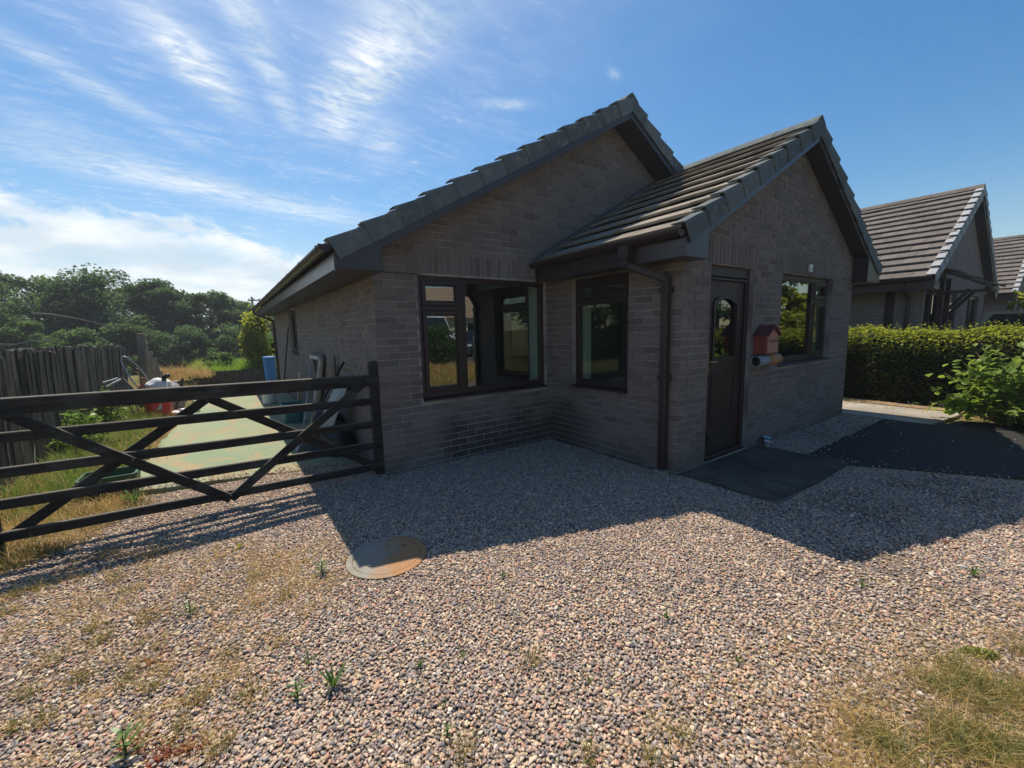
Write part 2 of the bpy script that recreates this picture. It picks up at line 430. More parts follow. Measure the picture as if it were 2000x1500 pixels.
def m_leaf(name, stops, trans=.38, gloss=.05, glow=(.13, .23, .035)):
    t = NT(name); r = t.rand(); p = t.pos(); n = t.noise(p, 1.3, 3, .6)
    f = t.math('ADD', t.math('MULTIPLY', r, .65), t.math('MULTIPLY', n, .35), None, True)
    c = t.ramp(f, stops)
    d = t.nd('ShaderNodeBsdfDiffuse'); t.L.new(c, d.inputs[0])
    tl = t.nd('ShaderNodeBsdfTranslucent'); t.L.new(t.mix(.5, c, glow, 'MIX'), tl.inputs[0])
    m = t.nd('ShaderNodeMixShader'); m.inputs[0].default_value = trans; t.L.new(d.outputs[0], m.inputs[1]); t.L.new(tl.outputs[0], m.inputs[2])
    g = t.nd('ShaderNodeBsdfGlossy'); g.inputs['Roughness'].default_value = .42; g.inputs[0].default_value = (.8, .85, .8, 1)
    m2 = t.nd('ShaderNodeMixShader'); m2.inputs[0].default_value = gloss; t.L.new(m.outputs[0], m2.inputs[1]); t.L.new(g.outputs[0], m2.inputs[2])
    return t.done(m2.outputs[0])
def m_straw(name, stops, trans=.3, glow=(.62, .44, .19)):
    return m_leaf(name, stops, trans, .02, glow)
def m_ground():
    t = NT('soil'); p = t.pos(); n = t.noise(p, .6, 6, .6); n2 = t.noise(p, 8, 6, .7); n3 = t.noise(p, 60, 4, .7)
    c = t.ramp(n, [(.3, (.06, .10, .025)), (.48, (.16, .15, .05)), (.62, (.27, .21, .10)), (.8, (.10, .13, .04))])
    c = t.mix(t.math('MULTIPLY', t.rng01(n2, .4, .7), .5), c, (.09, .075, .05))
    return t.done(t.bsdf(c, .95, .1, t.bump(t.math('ADD', n2, n3), .8, .03)))
def m_gravel_bed():
    t = NT('gravel_bed'); p = t.pos()
    v = t.nd('ShaderNodeTexVoronoi'); t.L.new(p, v.inputs['Vector']); v.inputs['Scale'].default_value = 95
    c = t.ramp(v.outputs['Color'], [(0, (.10, .085, .08)), (.3, (.20, .155, .13)), (.6, (.30, .235, .19)), (.85, (.24, .22, .205)), (1, (.4, .34, .29))])
    c = t.mix(t.rng01(v.outputs['Distance'], .25, .75), c, (.075, .058, .042))
    c = t.mix(t.math('MULTIPLY', t.rng01(t.noise(p, 2.2, 5, .6), .45, .62), .7), c, (.19, .145, .095))
    return t.done(t.bsdf(c, .9, .2, t.bump(v.outputs['Distance'], -.9, .012)))
def m_pebble():
    t = NT('pebble')
    a = t.nd('ShaderNodeAttribute', attribute_type='INSTANCER', attribute_name='tone')
    c = t.ramp(a.outputs['Fac'], [(0, (.10, .09, .088)), (.03, (.20, .175, .16)), (.13, (.36, .295, .24)), (.20, (.56, .39, .28)), (.27, (.32, .255, .235)), (.34, (.64, .49, .345)),
        (.40, (.47, .25, .18)), (.46, (.40, .30, .24)), (.52, (.62, .43, .29)), (.59, (.33, .275, .245)), (.64, (.58, .35, .22)), (.70, (.46, .36, .30)), (.76, (.68, .54, .39)),
        (.82, (.34, .26, .22)), (.88, (.56, .45, .26)), (.93, (.37, .35, .335)), (.97, (.70, .61, .50)), (1, (.82, .76, .68))], 'CONSTANT')
    p = t.coord('Object'); n = t.noise(p, 3.2, 4, .6)
    c = t.mix(t.math('MULTIPLY', t.rng01(n, .4, .7), .35), c, (.25, .2, .175))
    return t.done(t.bsdf(c, .78, .3, t.bump(t.noise(p, 9, 3, .6), .25, .04)))
def m_tarmac(name='tarmac', a=(.035, .035, .036), b=(.065, .063, .06)):
    t = NT(name); p = t.pos(); n = t.noise(p, 1.2, 5, .6); s = t.voro(p, 130)
    c = t.mix(n, a, b); c = t.mix(t.math('MULTIPLY', t.rng01(s, .1, .5), .5), c, tuple(x*.5 for x in a))
    return t.done(t.bsdf(c, .85, .35, t.bump(s, .6, .006)))
def m_concrete(name, a, b, stain=None, amt=.6, sc=1.4):
    t = NT(name); p = t.pos(); n = t.noise(p, sc, 7, .65, .4); n2 = t.noise(p, 30, 5, .65); n3 = t.noise(t.map(p, (1, .55, 1)), 2.3, 6, .7, .6)
    c = t.mix(t.rng01(n, .35, .65), a, b)
    if stain: c = t.mix(t.math('MULTIPLY', t.rng01(n3, .46, .6), amt), c, stain)
    c = t.mix(t.math('MULTIPLY', t.rng01(n2, .45, .75), .28), c, tuple(x*.6 for x in a))
    return t.done(t.bsdf(c, .88, .25, t.bump(n2, .3, .006)))
def m_manhole():
    t = NT('rusty_cover'); p = t.coord('Object'); n = t.noise(p, 5, 6, .65, .3); n2 = t.noise(p, 38, 5, .7)
    s = t.nd('ShaderNodeSeparateXYZ'); t.L.new(p, s.inputs[0])
    f = t.math('ADD', t.math('MULTIPLY', s.outputs[0], 2.2), t.math('MULTIPLY', t.math('SUBTRACT', n, .5), 1.6))
    f = t.math('ADD', f, t.math('MULTIPLY', s.outputs[1], -1.2))
    c = t.mix(t.rng01(f, -.35, .25), (.27, .255, .21), (.36, .185, .085))
    c = t.mix(t.math('MULTIPLY', t.rng01(n2, .5, .7), .4), c, (.15, .11, .07))
    return t.done(t.bsdf(c, .8, .3, t.bump(n2, .5, .004)))

BRICK = m_brick(); MORTAR = m_mortar(); FARBRICK = m_far_brick()
BROWN = m_upvc('brown_upvc', (.024, .0125, .012)); DOORM = m_upvc('brown_door', (.026, .012, .0112), .4)
FASCIA = m_upvc('brown_fascia', (.032, .026, .028), .22)
TILE = m_tile('roof_tile', (.215, .185, .148), (.32, .278, .226)); VERGE = m_tile('verge_concrete', (.085, .105, .112), (.135, .158, .165), .35)
FTILE = m_tile('far_roof_tile', (.115, .098, .088), (.165, .142, .125), .12); FVERGE = m_tile('far_verge', (.30, .31, .32), (.38, .39, .4), .1)
GLASS = m_glass('window_glass'); DGLASS = m_glass('door_glass', (.5, .56, .52), 2.1); FGLASS = m_glass('far_glass', (.3, .35, .34), 1.9)
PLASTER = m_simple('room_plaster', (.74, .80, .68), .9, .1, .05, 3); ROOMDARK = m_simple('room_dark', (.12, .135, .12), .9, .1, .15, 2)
BRASS = m_simple('brass', (.62, .50, .2), .32, .5, .15, 30, 1.0, .05)
SHADOW_LEAD = m_simple('shadow_lead', (.07, .075, .085), .6, .4)
GATEW = m_wood('gate_wood', (.009, .008, .0075), (.042, .037, .031), 0, .8, .2, .9)
FENCEW = m_wood('fence_wood', (.022, .021, .018), (.15, .14, .115), 2, .9, .25)
OLDW = m_wood('old_board', (.17, .14, .105), (.36, .30, .23), 2, .9, .15)
PALEW = m_wood('pale_board', (.36, .345, .31), (.62, .59, .53), 2, .8, .05)
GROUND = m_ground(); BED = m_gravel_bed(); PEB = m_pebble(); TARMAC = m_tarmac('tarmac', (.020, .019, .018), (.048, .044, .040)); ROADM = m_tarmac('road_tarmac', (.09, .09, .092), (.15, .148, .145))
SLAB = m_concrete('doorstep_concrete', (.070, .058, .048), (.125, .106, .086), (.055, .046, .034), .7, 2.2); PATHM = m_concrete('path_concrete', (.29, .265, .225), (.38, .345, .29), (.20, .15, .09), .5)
PAD = m_concrete('painted_concrete', (.20, .265, .165), (.27, .31, .19), (.35, .265, .15), .9, .8)
STONE = m_concrete('wall_stone', (.05, .046, .036), (.11, .095, .07), (.05, .07, .03), .6, 4)
BARK = m_wood('bark', (.03, .026, .02), (.085, .072, .055), 2, .95)
COVER = m_manhole()

# ------------------------------------------------------------------ the ground
def sstep(x, a, b):
    t = np.clip((x-a)/(b-a), 0, 1); return t*t*(3-2*t)
def gheight(x, y):
    return -.03 - 2.3*sstep(y, 17, 30) + .04*np.sin(x*.7+1)*np.cos(y*.6)*sstep(np.hypot(x-2, y-2), 14, 20)
def make_ground():
    a = np.concatenate([-np.geomspace(20, 1500, 26)[::-1], np.linspace(-19, 19, 77), np.geomspace(20, 1500, 26)])
    xs = a+2; ys = a+4
    Xg, Yg = np.meshgrid(xs, ys, indexing='ij'); Zg = gheight(Xg, Yg)
    V = np.stack([Xg, Yg, Zg], -1).reshape(-1, 3); n = len(xs); m = len(ys)
    i, j = np.meshgrid(np.arange(n-1), np.arange(m-1), indexing='ij')
    F = np.stack([i*m+j, (i+1)*m+j, (i+1)*m+j+1, i*m+j+1], -1).reshape(-1)
    me = np_mesh('ground', V, F, 4, True); me.materials.append(GROUND)
    tag(link(bpy.data.objects.new('ground', me)), kind='structure')
make_ground()
def flat(name, poly, z0, z1, mat, bevel=0.0):
    mb = MB(); k = len(poly)
    mb.add([(x, y, z0) for x, y in poly] + [(x, y, z1) for x, y in poly],
           [tuple(range(k))[::-1], tuple(range(k, 2*k))] + [(i, (i+1) % k, k+(i+1) % k, k+i) for i in range(k)])
    return tag(mb.build(name, mat, bevel=bevel), kind='structure')
def rough(poly, amp=.03, step=.11):
    out = []
    for i in range(len(poly)):
        p, q = poly[i], poly[(i+1) % len(poly)]; L = math.hypot(q[0]-p[0], q[1]-p[1]); n = max(1, int(L/step))
        for k in range(n):
            t = k/n; o = random.gauss(0, amp) if k else 0
            out.append((p[0]+(q[0]-p[0])*t+(q[1]-p[1])/L*o, p[1]+(q[1]-p[1])*t-(q[0]-p[0])/L*o))
    return out
GRAVEL_POLY = [(-4.2, -6.3), (4.6, -6.3), (4.72, -3.98), (3.95, -2.75), (3.95, -2.42), (6.95, -2.42), (6.95, -1.80), (2.3, -1.80), (2.3, 0.1), (0.06, .1), (0.06, .75), (-3.4, 1.0), (-4.2, 1.0)]
flat('gravel_drive', GRAVEL_POLY, -.06, 0.0, BED)
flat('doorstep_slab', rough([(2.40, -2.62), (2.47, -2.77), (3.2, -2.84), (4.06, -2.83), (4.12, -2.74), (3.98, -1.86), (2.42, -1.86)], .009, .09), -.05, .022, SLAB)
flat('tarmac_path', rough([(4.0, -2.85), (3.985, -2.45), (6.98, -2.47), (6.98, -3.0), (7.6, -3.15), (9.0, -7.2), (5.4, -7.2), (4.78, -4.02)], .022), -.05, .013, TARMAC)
flat('concrete_path', [(6.96, -2.95), (8.28, -3.1), (8.28, 10.5), (6.96, 10.5)], -.05, .02, PATHM)
flat('concrete_yard', rough([(-2.32, 1.15), (-.02, .62), (-.02, 10.9), (-2.05, 10.9), (-1.95, 6.6)], .02), -.05, .016, PAD)
flat('border_soil', [(8.30, -7), (8.75, -7), (8.75, 10), (8.30, 10)], -.05, .03, m_concrete('leaf_litter', (.16, .115, .07), (.34, .25, .16), (.40, .26, .13), .6, 9))
flat('road', [(4.9, -5.9), (7.2, -10.7), (11.5, -20), (19, -36), (60, -60), (60, -26), (22, -13), (11.5, -7.4), (8.5, -7.25), (5.5, -7.25)], -.06, -.008, ROADM)

# gravel: real pebbles, one scatter
def in_poly(px, py, poly):
    c = np.zeros(len(px), bool); n = len(poly)
    for i in range(n):
        x0, y0 = poly[i]; x1, y1 = poly[(i+1) % n]
        if y0 == y1: continue
        hit = ((y0 > py) != (y1 > py)) & (px < (x1-x0)*(py-y0)/(y1-y0)+x0)
        c ^= hit
    return c
MH = (-.515, -1.60); MHR = .262
def cam_frame(pts):                          # photo position of points (for choosing what to build finely)
    d = pts - np.array(CAMP); z = d@np.array(fwd); x = d@np.array(rgt); y = d@np.array(upv)
    z = np.where(z < .05, .05, z)
    return 1000+FPX*x/z, 750-FPX*y/z, z
def make_pebbles():
    sp = .0121
    xs = np.arange(-3.6, 7.0, sp); ys = np.arange(-5.0, 1.0, sp)
    Xg, Yg = np.meshgrid(xs, ys); x = Xg.ravel(); y = Yg.ravel()
    x = x + rng.uniform(-.5, .5, len(x))*sp*1.3; y = y + rng.uniform(-.5, .5, len(x))*sp*1.3
    k = in_poly(x, y, GRAVEL_POLY)
    k &= np.hypot(x-MH[0], y-MH[1]) > MHR+.006
    k &= ~((x > 2.38) & (x < 4.10) & (y > -2.83) & (y < -1.86))
    P = np.stack([x, y, np.zeros(len(x))], 1)
    u, v, z = cam_frame(P)
    k &= (u > -160) & (u < 2160) & (v < 1640) & (z > .3)
    # thin patches where soil shows: by the gate on the left, and towards the turf on the right
    nz = np.sin(x*3.1+1.3*np.sin(y*2.3))*np.sin(y*3.7+1.1*np.sin(x*2.9))+.5*np.sin(x*8.3+y*5.1)*np.sin(y*9.1-x*3.3)
    lf = sstep(-x, .9, 2.2)*.55; rt_ = sstep(x-.3+.9*(-3.6-y), .0, .8)*.6
    k &= rng.random(len(x)) > np.clip((nz+.15)*np.maximum(lf, rt_), 0, .75)
    # strays over the edges of slab, tarmac and yard
    ex = rng.uniform(2.3, 7.2, 5200); ey = rng.uniform(-4.3, -1.85, 5200)
    de = np.minimum.reduce([np.abs(ey+2.83)+.6*((ex < 2.4) | (ex > 4.1)), np.abs(ex-4.05)+.6*(ey > -1.9), np.abs(ey+2.44)+.4*(ex < 3.9), np.abs((ex-4.0)-(-2.85-ey)*.68)*.8])
    kk = (rng.random(5200) < np.exp(-de/.07)*.8+.012) & ~in_poly(ex, ey, GRAVEL_POLY)
    strays = np.stack([ex[kk], ey[kk], np.full(kk.sum(), .018)], 1)
    ex = rng.uniform(-2.3, 0, 900); ey = .95-ex*-.23*-1+rng.exponential(.16, 900)-.35
    strays = np.concatenate([strays, np.stack([ex, ey, np.full(900, .018)], 1)])
    P = np.concatenate([P[k], strays]); n = len(P)
    # a few stones lie on the slab edge and on the manhole
    d = .0102*np.exp(rng.normal(0, .21, n)).clip(.55, 1.8)
    sc = np.stack([d*rng.uniform(.95, 1.45, n), d*rng.uniform(.8, 1.1, n), d*rng.uniform(.42, .72, n)], 1)
    big = rng.random(n) < .04; sc[big] *= 1.45
    P[:, 2] += sc[:, 2]*rng.uniform(-.05, .55, n) + rng.uniform(0, .006, n)*(P[:, 2] == 0)
    rot = np.stack([rng.normal(0, .35, n), rng.normal(0, .35, n), rng.uniform(0, 6.28, n)], 1)
    tone = rng.random(n)
    me = bpy.data.meshes.new('gravel'); me.vertices.add(n); me.vertices.foreach_set('co', P.astype(np.float32).ravel())
    for nm, dat, ty in (('sc', sc, 'FLOAT_VECTOR'), ('rot', rot, 'FLOAT_VECTOR')):
        a = me.attributes.new(nm, ty, 'POINT'); a.data.foreach_set('vector', dat.astype(np.float32).ravel())
    a = me.attributes.new('tone', 'FLOAT', 'POINT'); a.data.foreach_set('value', tone.astype(np.float32))
    me.materials.append(PEB)
    o = tag(link(bpy.data.objects.new('gravel', me)), kind='stuff')
    o['label'] = 'pinkish grey rounded gravel covering the drive'
    ng = bpy.data.node_groups.new('gravel_scatter', 'GeometryNodeTree')
    ng.interface.new_socket('Geometry', in_out='INPUT', socket_type='NodeSocketGeometry')
    ng.interface.new_socket('Geometry', in_out='OUTPUT', socket_type='NodeSocketGeometry')
    N = ng.nodes; L = ng.links
    gi = N.new('NodeGroupInput'); go = N.new('NodeGroupOutput')
    ico = N.new('GeometryNodeMeshIcoSphere'); ico.inputs['Radius'].default_value = .62; ico.inputs['Subdivisions'].default_value = 2
    nz = N.new('ShaderNodeTexNoise'); nz.inputs['Scale'].default_value = 1.3; nz.inputs['Detail'].default_value = 1
    sub = N.new('ShaderNodeVectorMath'); sub.operation = 'SUBTRACT'; sub.inputs[1].default_value = (.5, .5, .5)
    mul = N.new('ShaderNodeVectorMath'); mul.operation = 'SCALE'; mul.inputs['Scale'].default_value = .85
    L.new(nz.outputs['Color'], sub.inputs[0]); L.new(sub.outputs[0], mul.inputs[0])
    spn = N.new('GeometryNodeSetPosition'); L.new(ico.outputs['Mesh'], spn.inputs['Geometry']); L.new(mul.outputs[0], spn.inputs['Offset'])
    sm = N.new('GeometryNodeSetShadeSmooth'); L.new(spn.outputs[0], sm.inputs['Geometry'])
    ms = N.new('GeometryNodeSetMaterial'); ms.inputs['Material'].default_value = PEB; L.new(sm.outputs[0], ms.inputs['Geometry'])
    ip = N.new('GeometryNodeInstanceOnPoints'); L.new(gi.outputs[0], ip.inputs['Points']); L.new(ms.outputs[0], ip.inputs['Instance'])
    for nm, so in (('rot', 'Rotation'), ('sc', 'Scale')):
        na = N.new('GeometryNodeInputNamedAttribute'); na.data_type = 'FLOAT_VECTOR'; na.inputs['Name'].default_value = nm
        if so == 'Rotation':
            er = N.new('FunctionNodeEulerToRotation'); L.new(na.outputs['Attribute'], er.inputs[0]); L.new(er.outputs[0], ip.inputs[so])
        else: L.new(na.outputs['Attribute'], ip.inputs[so])
    L.new(ip.outputs[0], go.inputs[0])
    md = o.modifiers.new('scatter', 'NODES'); md.node_group = ng
make_pebbles()

# ------------------------------------------------------------------ building kit
def clip_poly(poly, a, b, c):                # keep a*u+b*z <= c
    out = []
    for i in range(len(poly)):
        p, q = poly[i], poly[(i+1) % len(poly)]
        dp, dq = a*p[0]+b*p[1]-c, a*q[0]+b*q[1]-c
        if dp <= 0: out.append(p)
        if dp*dq < 0:
            t = dp/(dp-dq); out.append((p[0]+(q[0]-p[0])*t, p[1]+(q[1]-p[1])*t))
    return out
def wall_shell(parent, fr, length, z0, ztop, opens, gable=None, thick=.10, mat=None):
    """Wall face with real openings and reveals; gable = list of half planes (a,b,c)."""
    us = sorted({0.0, length} | {o[0] for o in opens} | {o[1] for o in opens})
    zs = sorted({z0, ztop} | {o[2] for o in opens} | {o[3] for o in opens})
    mb = MB()
    solid = lambda i, j: 0 <= i < len(us)-1 and 0 <= j < len(zs)-1 and not any(
        o[0] <= (us[i]+us[i+1])/2 <= o[1] and o[2] <= (zs[j]+zs[j+1])/2 <= o[3] for o in opens)
    for i in range(len(us)-1):
        for j in range(len(zs)-1):
            if not solid(i, j): continue
            a, b, c, d = us[i], us[i+1], zs[j], zs[j+1]
            mb.add([fr(a, 0, c), fr(b, 0, c), fr(b, 0, d), fr(a, 0, d)], [(0, 1, 2, 3)])
            mb.add([fr(a, -thick, c), fr(b, -thick, c), fr(b, -thick, d), fr(a, -thick, d)], [(0, 3, 2, 1)])
            for (ii, jj, p, q) in ((i-1, j, (a, c), (a, d)), (i+1, j, (b, c), (b, d)), (i, j-1, (a, c), (b, c)), (i, j+1, (a, d), (b, d))):
                if not solid(ii, jj) and 0 <= ii < len(us)-1 and not (jj > j and gable):
                    mb.add([fr(p[0], 0, p[1]), fr(q[0], 0, q[1]), fr(q[0], -thick, q[1]), fr(p[0], -thick, p[1])], [(0, 1, 2, 3)])
    if gable:
        poly = [(0, ztop), (length, ztop), (length, 9), (0, 9)]
        for g in gable: poly = clip_poly(poly, *g)
        mb.prism(poly, -thick, 0, fr)
    return mb.build('wall', mat or MORTAR, parent, recalc=False)
BRICKS = []                                  # (wall object, frame, polygon)
def lay_bricks(wall, fr, length, z0, ztop, opens, gable=None, soldiers=(), ph=0.0):
    row = 0; z = z0
    blocks = list(opens) + [s for s in soldiers]
    zmax = ztop if not gable else 9
    while z < zmax-.02:
        u = (-.1125 if row % 2 else 0.0) - ph; any_ = False
        while u > 0: u -= .225
        while u < length-.01:
            a, b = max(u, -.004), min(u+.215, length+.004); c, d = z, z+.065
            u += .225
            if b-a < .02: continue
            if not gable and d > ztop: d = ztop
            segs = [(a, b)]
            for o in blocks:
                if d <= o[2]+.004 or c >= o[3]-.004: continue
                ns = []
                for (p, q) in segs:
                    if q <= o[0] or p >= o[1]: ns.append((p, q)); continue
                    if p < o[0]-.02: ns.append((p, o[0]-.002))
                    if q > o[1]+.02: ns.append((o[1]+.002, q))
                segs = ns
            for p, q in segs:
                if q-p < .02: continue
                poly = [(p, c), (q, c), (q, d), (p, d)]
                if gable and d > ztop-.3:
                    for g in gable: poly = clip_poly(poly, g[0], g[1], g[2]-.004) if poly else poly
                if len(poly) >= 3: BRICKS.append((wall, fr, poly)); any_ = True
        z += .075; row += 1
        if gable and not any_ and row > 5: break
    for (a, b, c, d) in soldiers:
        u = a+.005
        while u+.065 <= b+.01:
            BRICKS.append((wall, fr, [(u, c+.005), (u+.065, c+.005), (u+.065, d-.005), (u, d-.005)])); u += .075
def flush_bricks(house, max_single=300):
    """The bricks that show largest become objects under their wall; the others one joined part."""
    info = []
    for i, (w, fr, poly) in enumerate(BRICKS):
        cu = sum(p[0] for p in poly)/len(poly); cz = sum(p[1] for p in poly)/len(poly)
        P = fr(cu, 0, cz); d = P-CAMP; z = d.dot(fwd)
        ar = 0
        if z > .3:
            uu, vv = 1000+FPX*d.dot(rgt)/z, 750-FPX*d.dot(upv)/z
            if 0 < uu < 2000 and 0 < vv < 1500 and d.dot(fr.N) < 0:
                A = abs(sum(poly[k][0]*poly[(k+1) % len(poly)][1]-poly[(k+1) % len(poly)][0]*poly[k][1] for k in range(len(poly))))/2
                ar = A*abs(d.normalized().dot(fr.N))/z**2
        info.append((ar, i))
    info.sort(reverse=True); single = {i for ar, i in info[:max_single] if ar > 0}
    rest = MB(); std = {}
    for i, (w, fr, poly) in enumerate(BRICKS):
        pr = .0062 + random.uniform(-.0013, .0014)
        if i in single:
            us = [p[0] for p in poly]; zs = [p[1] for p in poly]
            w_, h_ = round(max(us)-min(us), 3), round(max(zs)-min(zs), 3)
            key = (w_, h_) if len(poly) == 4 else None
            if key is None or key not in std:
                mb = MB()
                cu, cz = min(us), min(zs)
                mb.prism([(p[0]-cu, p[1]-cz) for p in poly], -.02, 0.0, Fr((0, 0, 0), (1, 0, 0), (0, 1, 0)))
                me = mb.mesh('brick', True, .0025); me.materials.append(BRICK)
                if key: std[key] = me
            else: me = std[key]
            o = link(bpy.data.objects.new('brick', me), w)
            o.matrix_local = fr.matrix(min(us), pr, min(zs)+random.uniform(-.0012, .0012))
        else:
            rest.prism(poly, -.012, pr, fr)
    BRICKS.clear()
    o = rest.build('brickwork', BRICK, house); o['kind'] = 'stuff'
    return o

def make_window(parent, fr, u0, u1, z0, z1, mull=(), trans=None, sash=(), glass=GLASS, deep=.055, sill=.03, mat=None, interior=True, handle=False):
    """Frame with mullions/transoms. trans: {bay: z}. sash: set of (bay, 'lo'|'hi')."""
    mat = mat or BROWN; F = .058
    mb = MB(); n1 = -deep; n0 = -deep-.06
    mb.box(u0, u0+F, n0, n1, z0, z1, fr); mb.box(u1-F, u1, n0, n1, z0, z1, fr)
    mb.box(u0+F, u1-F, n0, n1, z0, z0+F, fr); mb.box(u0+F, u1-F, n0, n1, z1-F, z1, fr)
    edges = [u0+F-.0] + [m for m in mull] + [u1-F]
    for m in mull: mb.box(m-F/2, m+F/2, n0+.002, n1+.001, z0+F, z1-F, fr)
    bays = []
    for i in range(len(mull)+1):
        a = u0+F if i == 0 else mull[i-1]+F/2
        b = u1-F if i == len(mull) else mull[i]-F/2
        bays.append((a, b))
    cells = []
    for i, (a, b) in enumerate(bays):
        if trans and i in trans:
            tz = trans[i]; mb.box(a, b, n0+.003, n1, tz-F/2, tz+F/2, fr)
            cells += [(i, 'lo', a, b, z0+F, tz-F/2), (i, 'hi', a, b, tz+F/2, z1-F)]
        else: cells.append((i, 'lo', a, b, z0+F, z1-F))
    win = mb.build('window', mat, parent, bevel=.004)
    for (i, k, a, b, c, d) in cells:
        if (i, k) in sash:
            s = MB(); q = .045; m0, m1 = n0+.012, n1+.014
            s.box(a+.002, a+q, m0, m1, c+.002, d-.002, fr); s.box(b-q, b-.002, m0, m1, c+.002, d-.002, fr)
            s.box(a+q, b-q, m0, m1, c+.002, c+q, fr); s.box(a+q, b-q, m0, m1, d-q, d-.002, fr)
            s.build('sash', mat, win, bevel=.004)
            a, b, c, d = a+q, b-q, c+q, d-q
        g = MB(); g.box(a-.004, b+.004, n0+.026, n0+.032, c-.004, d+.004, fr); g.build('pane', glass, win)
        bd = MB(); e = .012; m1 = n1-.006
        bd.box(a, a+e, n0+.033, m1, c, d, fr); bd.box(b-e, b, n0+.033, m1, c, d, fr)
        bd.box(a+e, b-e, n0+.033, m1, c, c+e, fr); bd.box(a+e, b-e, n0+.033, m1, d-e, d, fr)
        bd.build('glazing_bead', mat, win)
    if sill:
        s = MB(); s.prism([(-deep-.02, z0+.001), (sill, z0-.012), (sill, z0-.03), (-deep-.02, z0-.03)], u0-.0+.003, u1-.003,
                          Fr(fr.O, fr.N, fr.U)); s.build('sill', mat, win, bevel=.003)
    return win

GAUGE = .345
def tile_mesh(w=.297, L=.41, t=.03):
    mb = MB(); up = .030
    P = []
    for s_, nb in ((0, .030), (L, -.030)):
        for a in (0, w): P += [(a, s_, nb), (a, s_, nb+t)]
    mb.add(P, [(0, 2, 3, 1), (4, 5, 7, 6), (0, 1, 5, 4), (2, 6, 7, 3), (1, 3, 7, 5), (0, 4, 6, 2)])
    return mb.mesh('tile', True, .003)
TILE_ME = tile_mesh(); TILE_ME.materials.append(TILE)
FTILE_ME = tile_mesh(); FTILE_ME.materials.append(FTILE)
def slope_mats(E, A, Sv, Nv, a, s, n=0.0, ja=0.0):
    p = Vector(E)+Vector(A)*a+Vector(Sv)*s+Vector(Nv)*n
    return Matrix(((A[0], Sv[0], Nv[0], p.x), (A[1], Sv[1], Nv[1], p.y), (A[2], Sv[2], Nv[2], p.z), (0, 0, 0, 1)))
def lay_tiles(roof, E, A, Sv, Nv, length, slope_len, me, singles, rest_mb, cols=None):
    """singles(row, col) -> True to give that tile an object of its own."""
    A, Sv, Nv = Vector(A), Vector(Sv), Vector(Nv)
    nr = int(math.ceil(slope_len/GAUGE-.2)); nc = int(math.ceil(length/.30))
    src = [v.co.copy() for v in me.vertices]; sf = [tuple(p.vertices) for p in me.polygons]
    for r in range(nr):
        s = r*GAUGE*(slope_len/(nr*GAUGE))
        for c in range(nc):
            a = c*.30 - (.15 if r % 2 else 0)
            if a < -.05: 
                a = 0.0 if r % 2 == 0 else -.0
            dn = random.uniform(-.003, .003)
            if a+.297 > length+.03:
                if a > length-.03: continue
                a = length-.297; dn = -.006
            M = slope_mats(E, A, Sv, Nv, a, s, dn)
            M = M @ Matrix.Rotation(random.uniform(-.004, .004), 4, 'Z')
            if singles(r, c):
                o = link(bpy.data.objects.new('tile', me), roof); o.matrix_local = M
            else:
                rest_mb.add([M @ v for v in src], sf)
def cap_mesh(mat, flip=1, name='verge_cap', L=.385, plate=.120):
    """dry-verge cap: a = out of the gable, s = up the slope, n = off the slope."""
    mb = MB()
    V = []
    for s_, o, top in ((0, .013, .080), (.05, .010, .074), (L, .0, .036)):
        prof = [(.012+o, -plate), (.014+o, top-.022), (.002+o, top-.003), (-.02+o, top), (-.12, top), (-.12, top-.014), (o-.002, top-.016), (o, -plate)]
        V += [(a*flip, s_, n) for a, n in prof]
    k = 8
    F = [tuple(range(k))[::-1], tuple(range(2*k, 3*k))]+[(i*k+j, i*k+(j+1) % k, (i+1)*k+(j+1) % k, (i+1)*k+j) for i in range(2) for j in range(k)]
    mb.add(V, F)
    me = mb.mesh(name, True, 0); me.materials.append(mat); return me
CAPS = {}
def lay_caps(roof, E, Sv, Nv, Aout, slope_len, mat, n_caps=None):
    """Aout: horizontal direction out of the gable."""
    Aout, Sv, Nv = Vector(Aout), Vector(Sv), Vector(Nv)
    k = n_caps or int(round(slope_len/GAUGE))
    key = mat.name
    if key not in CAPS: CAPS[key] = cap_mesh(mat)
    for i in range(k):
        M = slope_mats(E, Aout, Sv, Nv, random.uniform(0, .003), i*slope_len/k, random.uniform(-.002, .002))
        o = link(bpy.data.objects.new('verge_cap', CAPS[key]), roof); o.matrix_local = M
def ridge_tiles(roof, P0, P1, mat, pitch):
    d = Vector(P1)-Vector(P0); L = d.length; d.normalize(); n = max(1, int(round(L/.44)))
    sx = Vector((1, 0, 0))
    for i in range(n):
        mb = MB(); q0 = Vector(P0)+d*(L*i/n+.004); q1 = Vector(P0)+d*(L*(i+1)/n-.004)
        lift = random.uniform(0, .004)
        V = []
        for q in (q0, q1):
            for (x, z) in ((-.14, -.14*pitch+.035), (-.10, -.10*pitch+.055), (-.03, .05), (0, .066), (.03, .05), (.10, -.10*pitch+.055), (.14, -.14*pitch+.035),
                           (.12, -.12*pitch+.015), (0, .03), (-.12, -.12*pitch+.015)):
                V.append(q+Vector((x, 0, z+lift)))
        k = 10
        mb.add(V, [tuple(range(k))[::-1], tuple(range(k, 2*k))]+[(j, (j+1) % k, k+(j+1) % k, k+j) for j in range(k)])
        mb.build('ridge_tile', mat, roof)
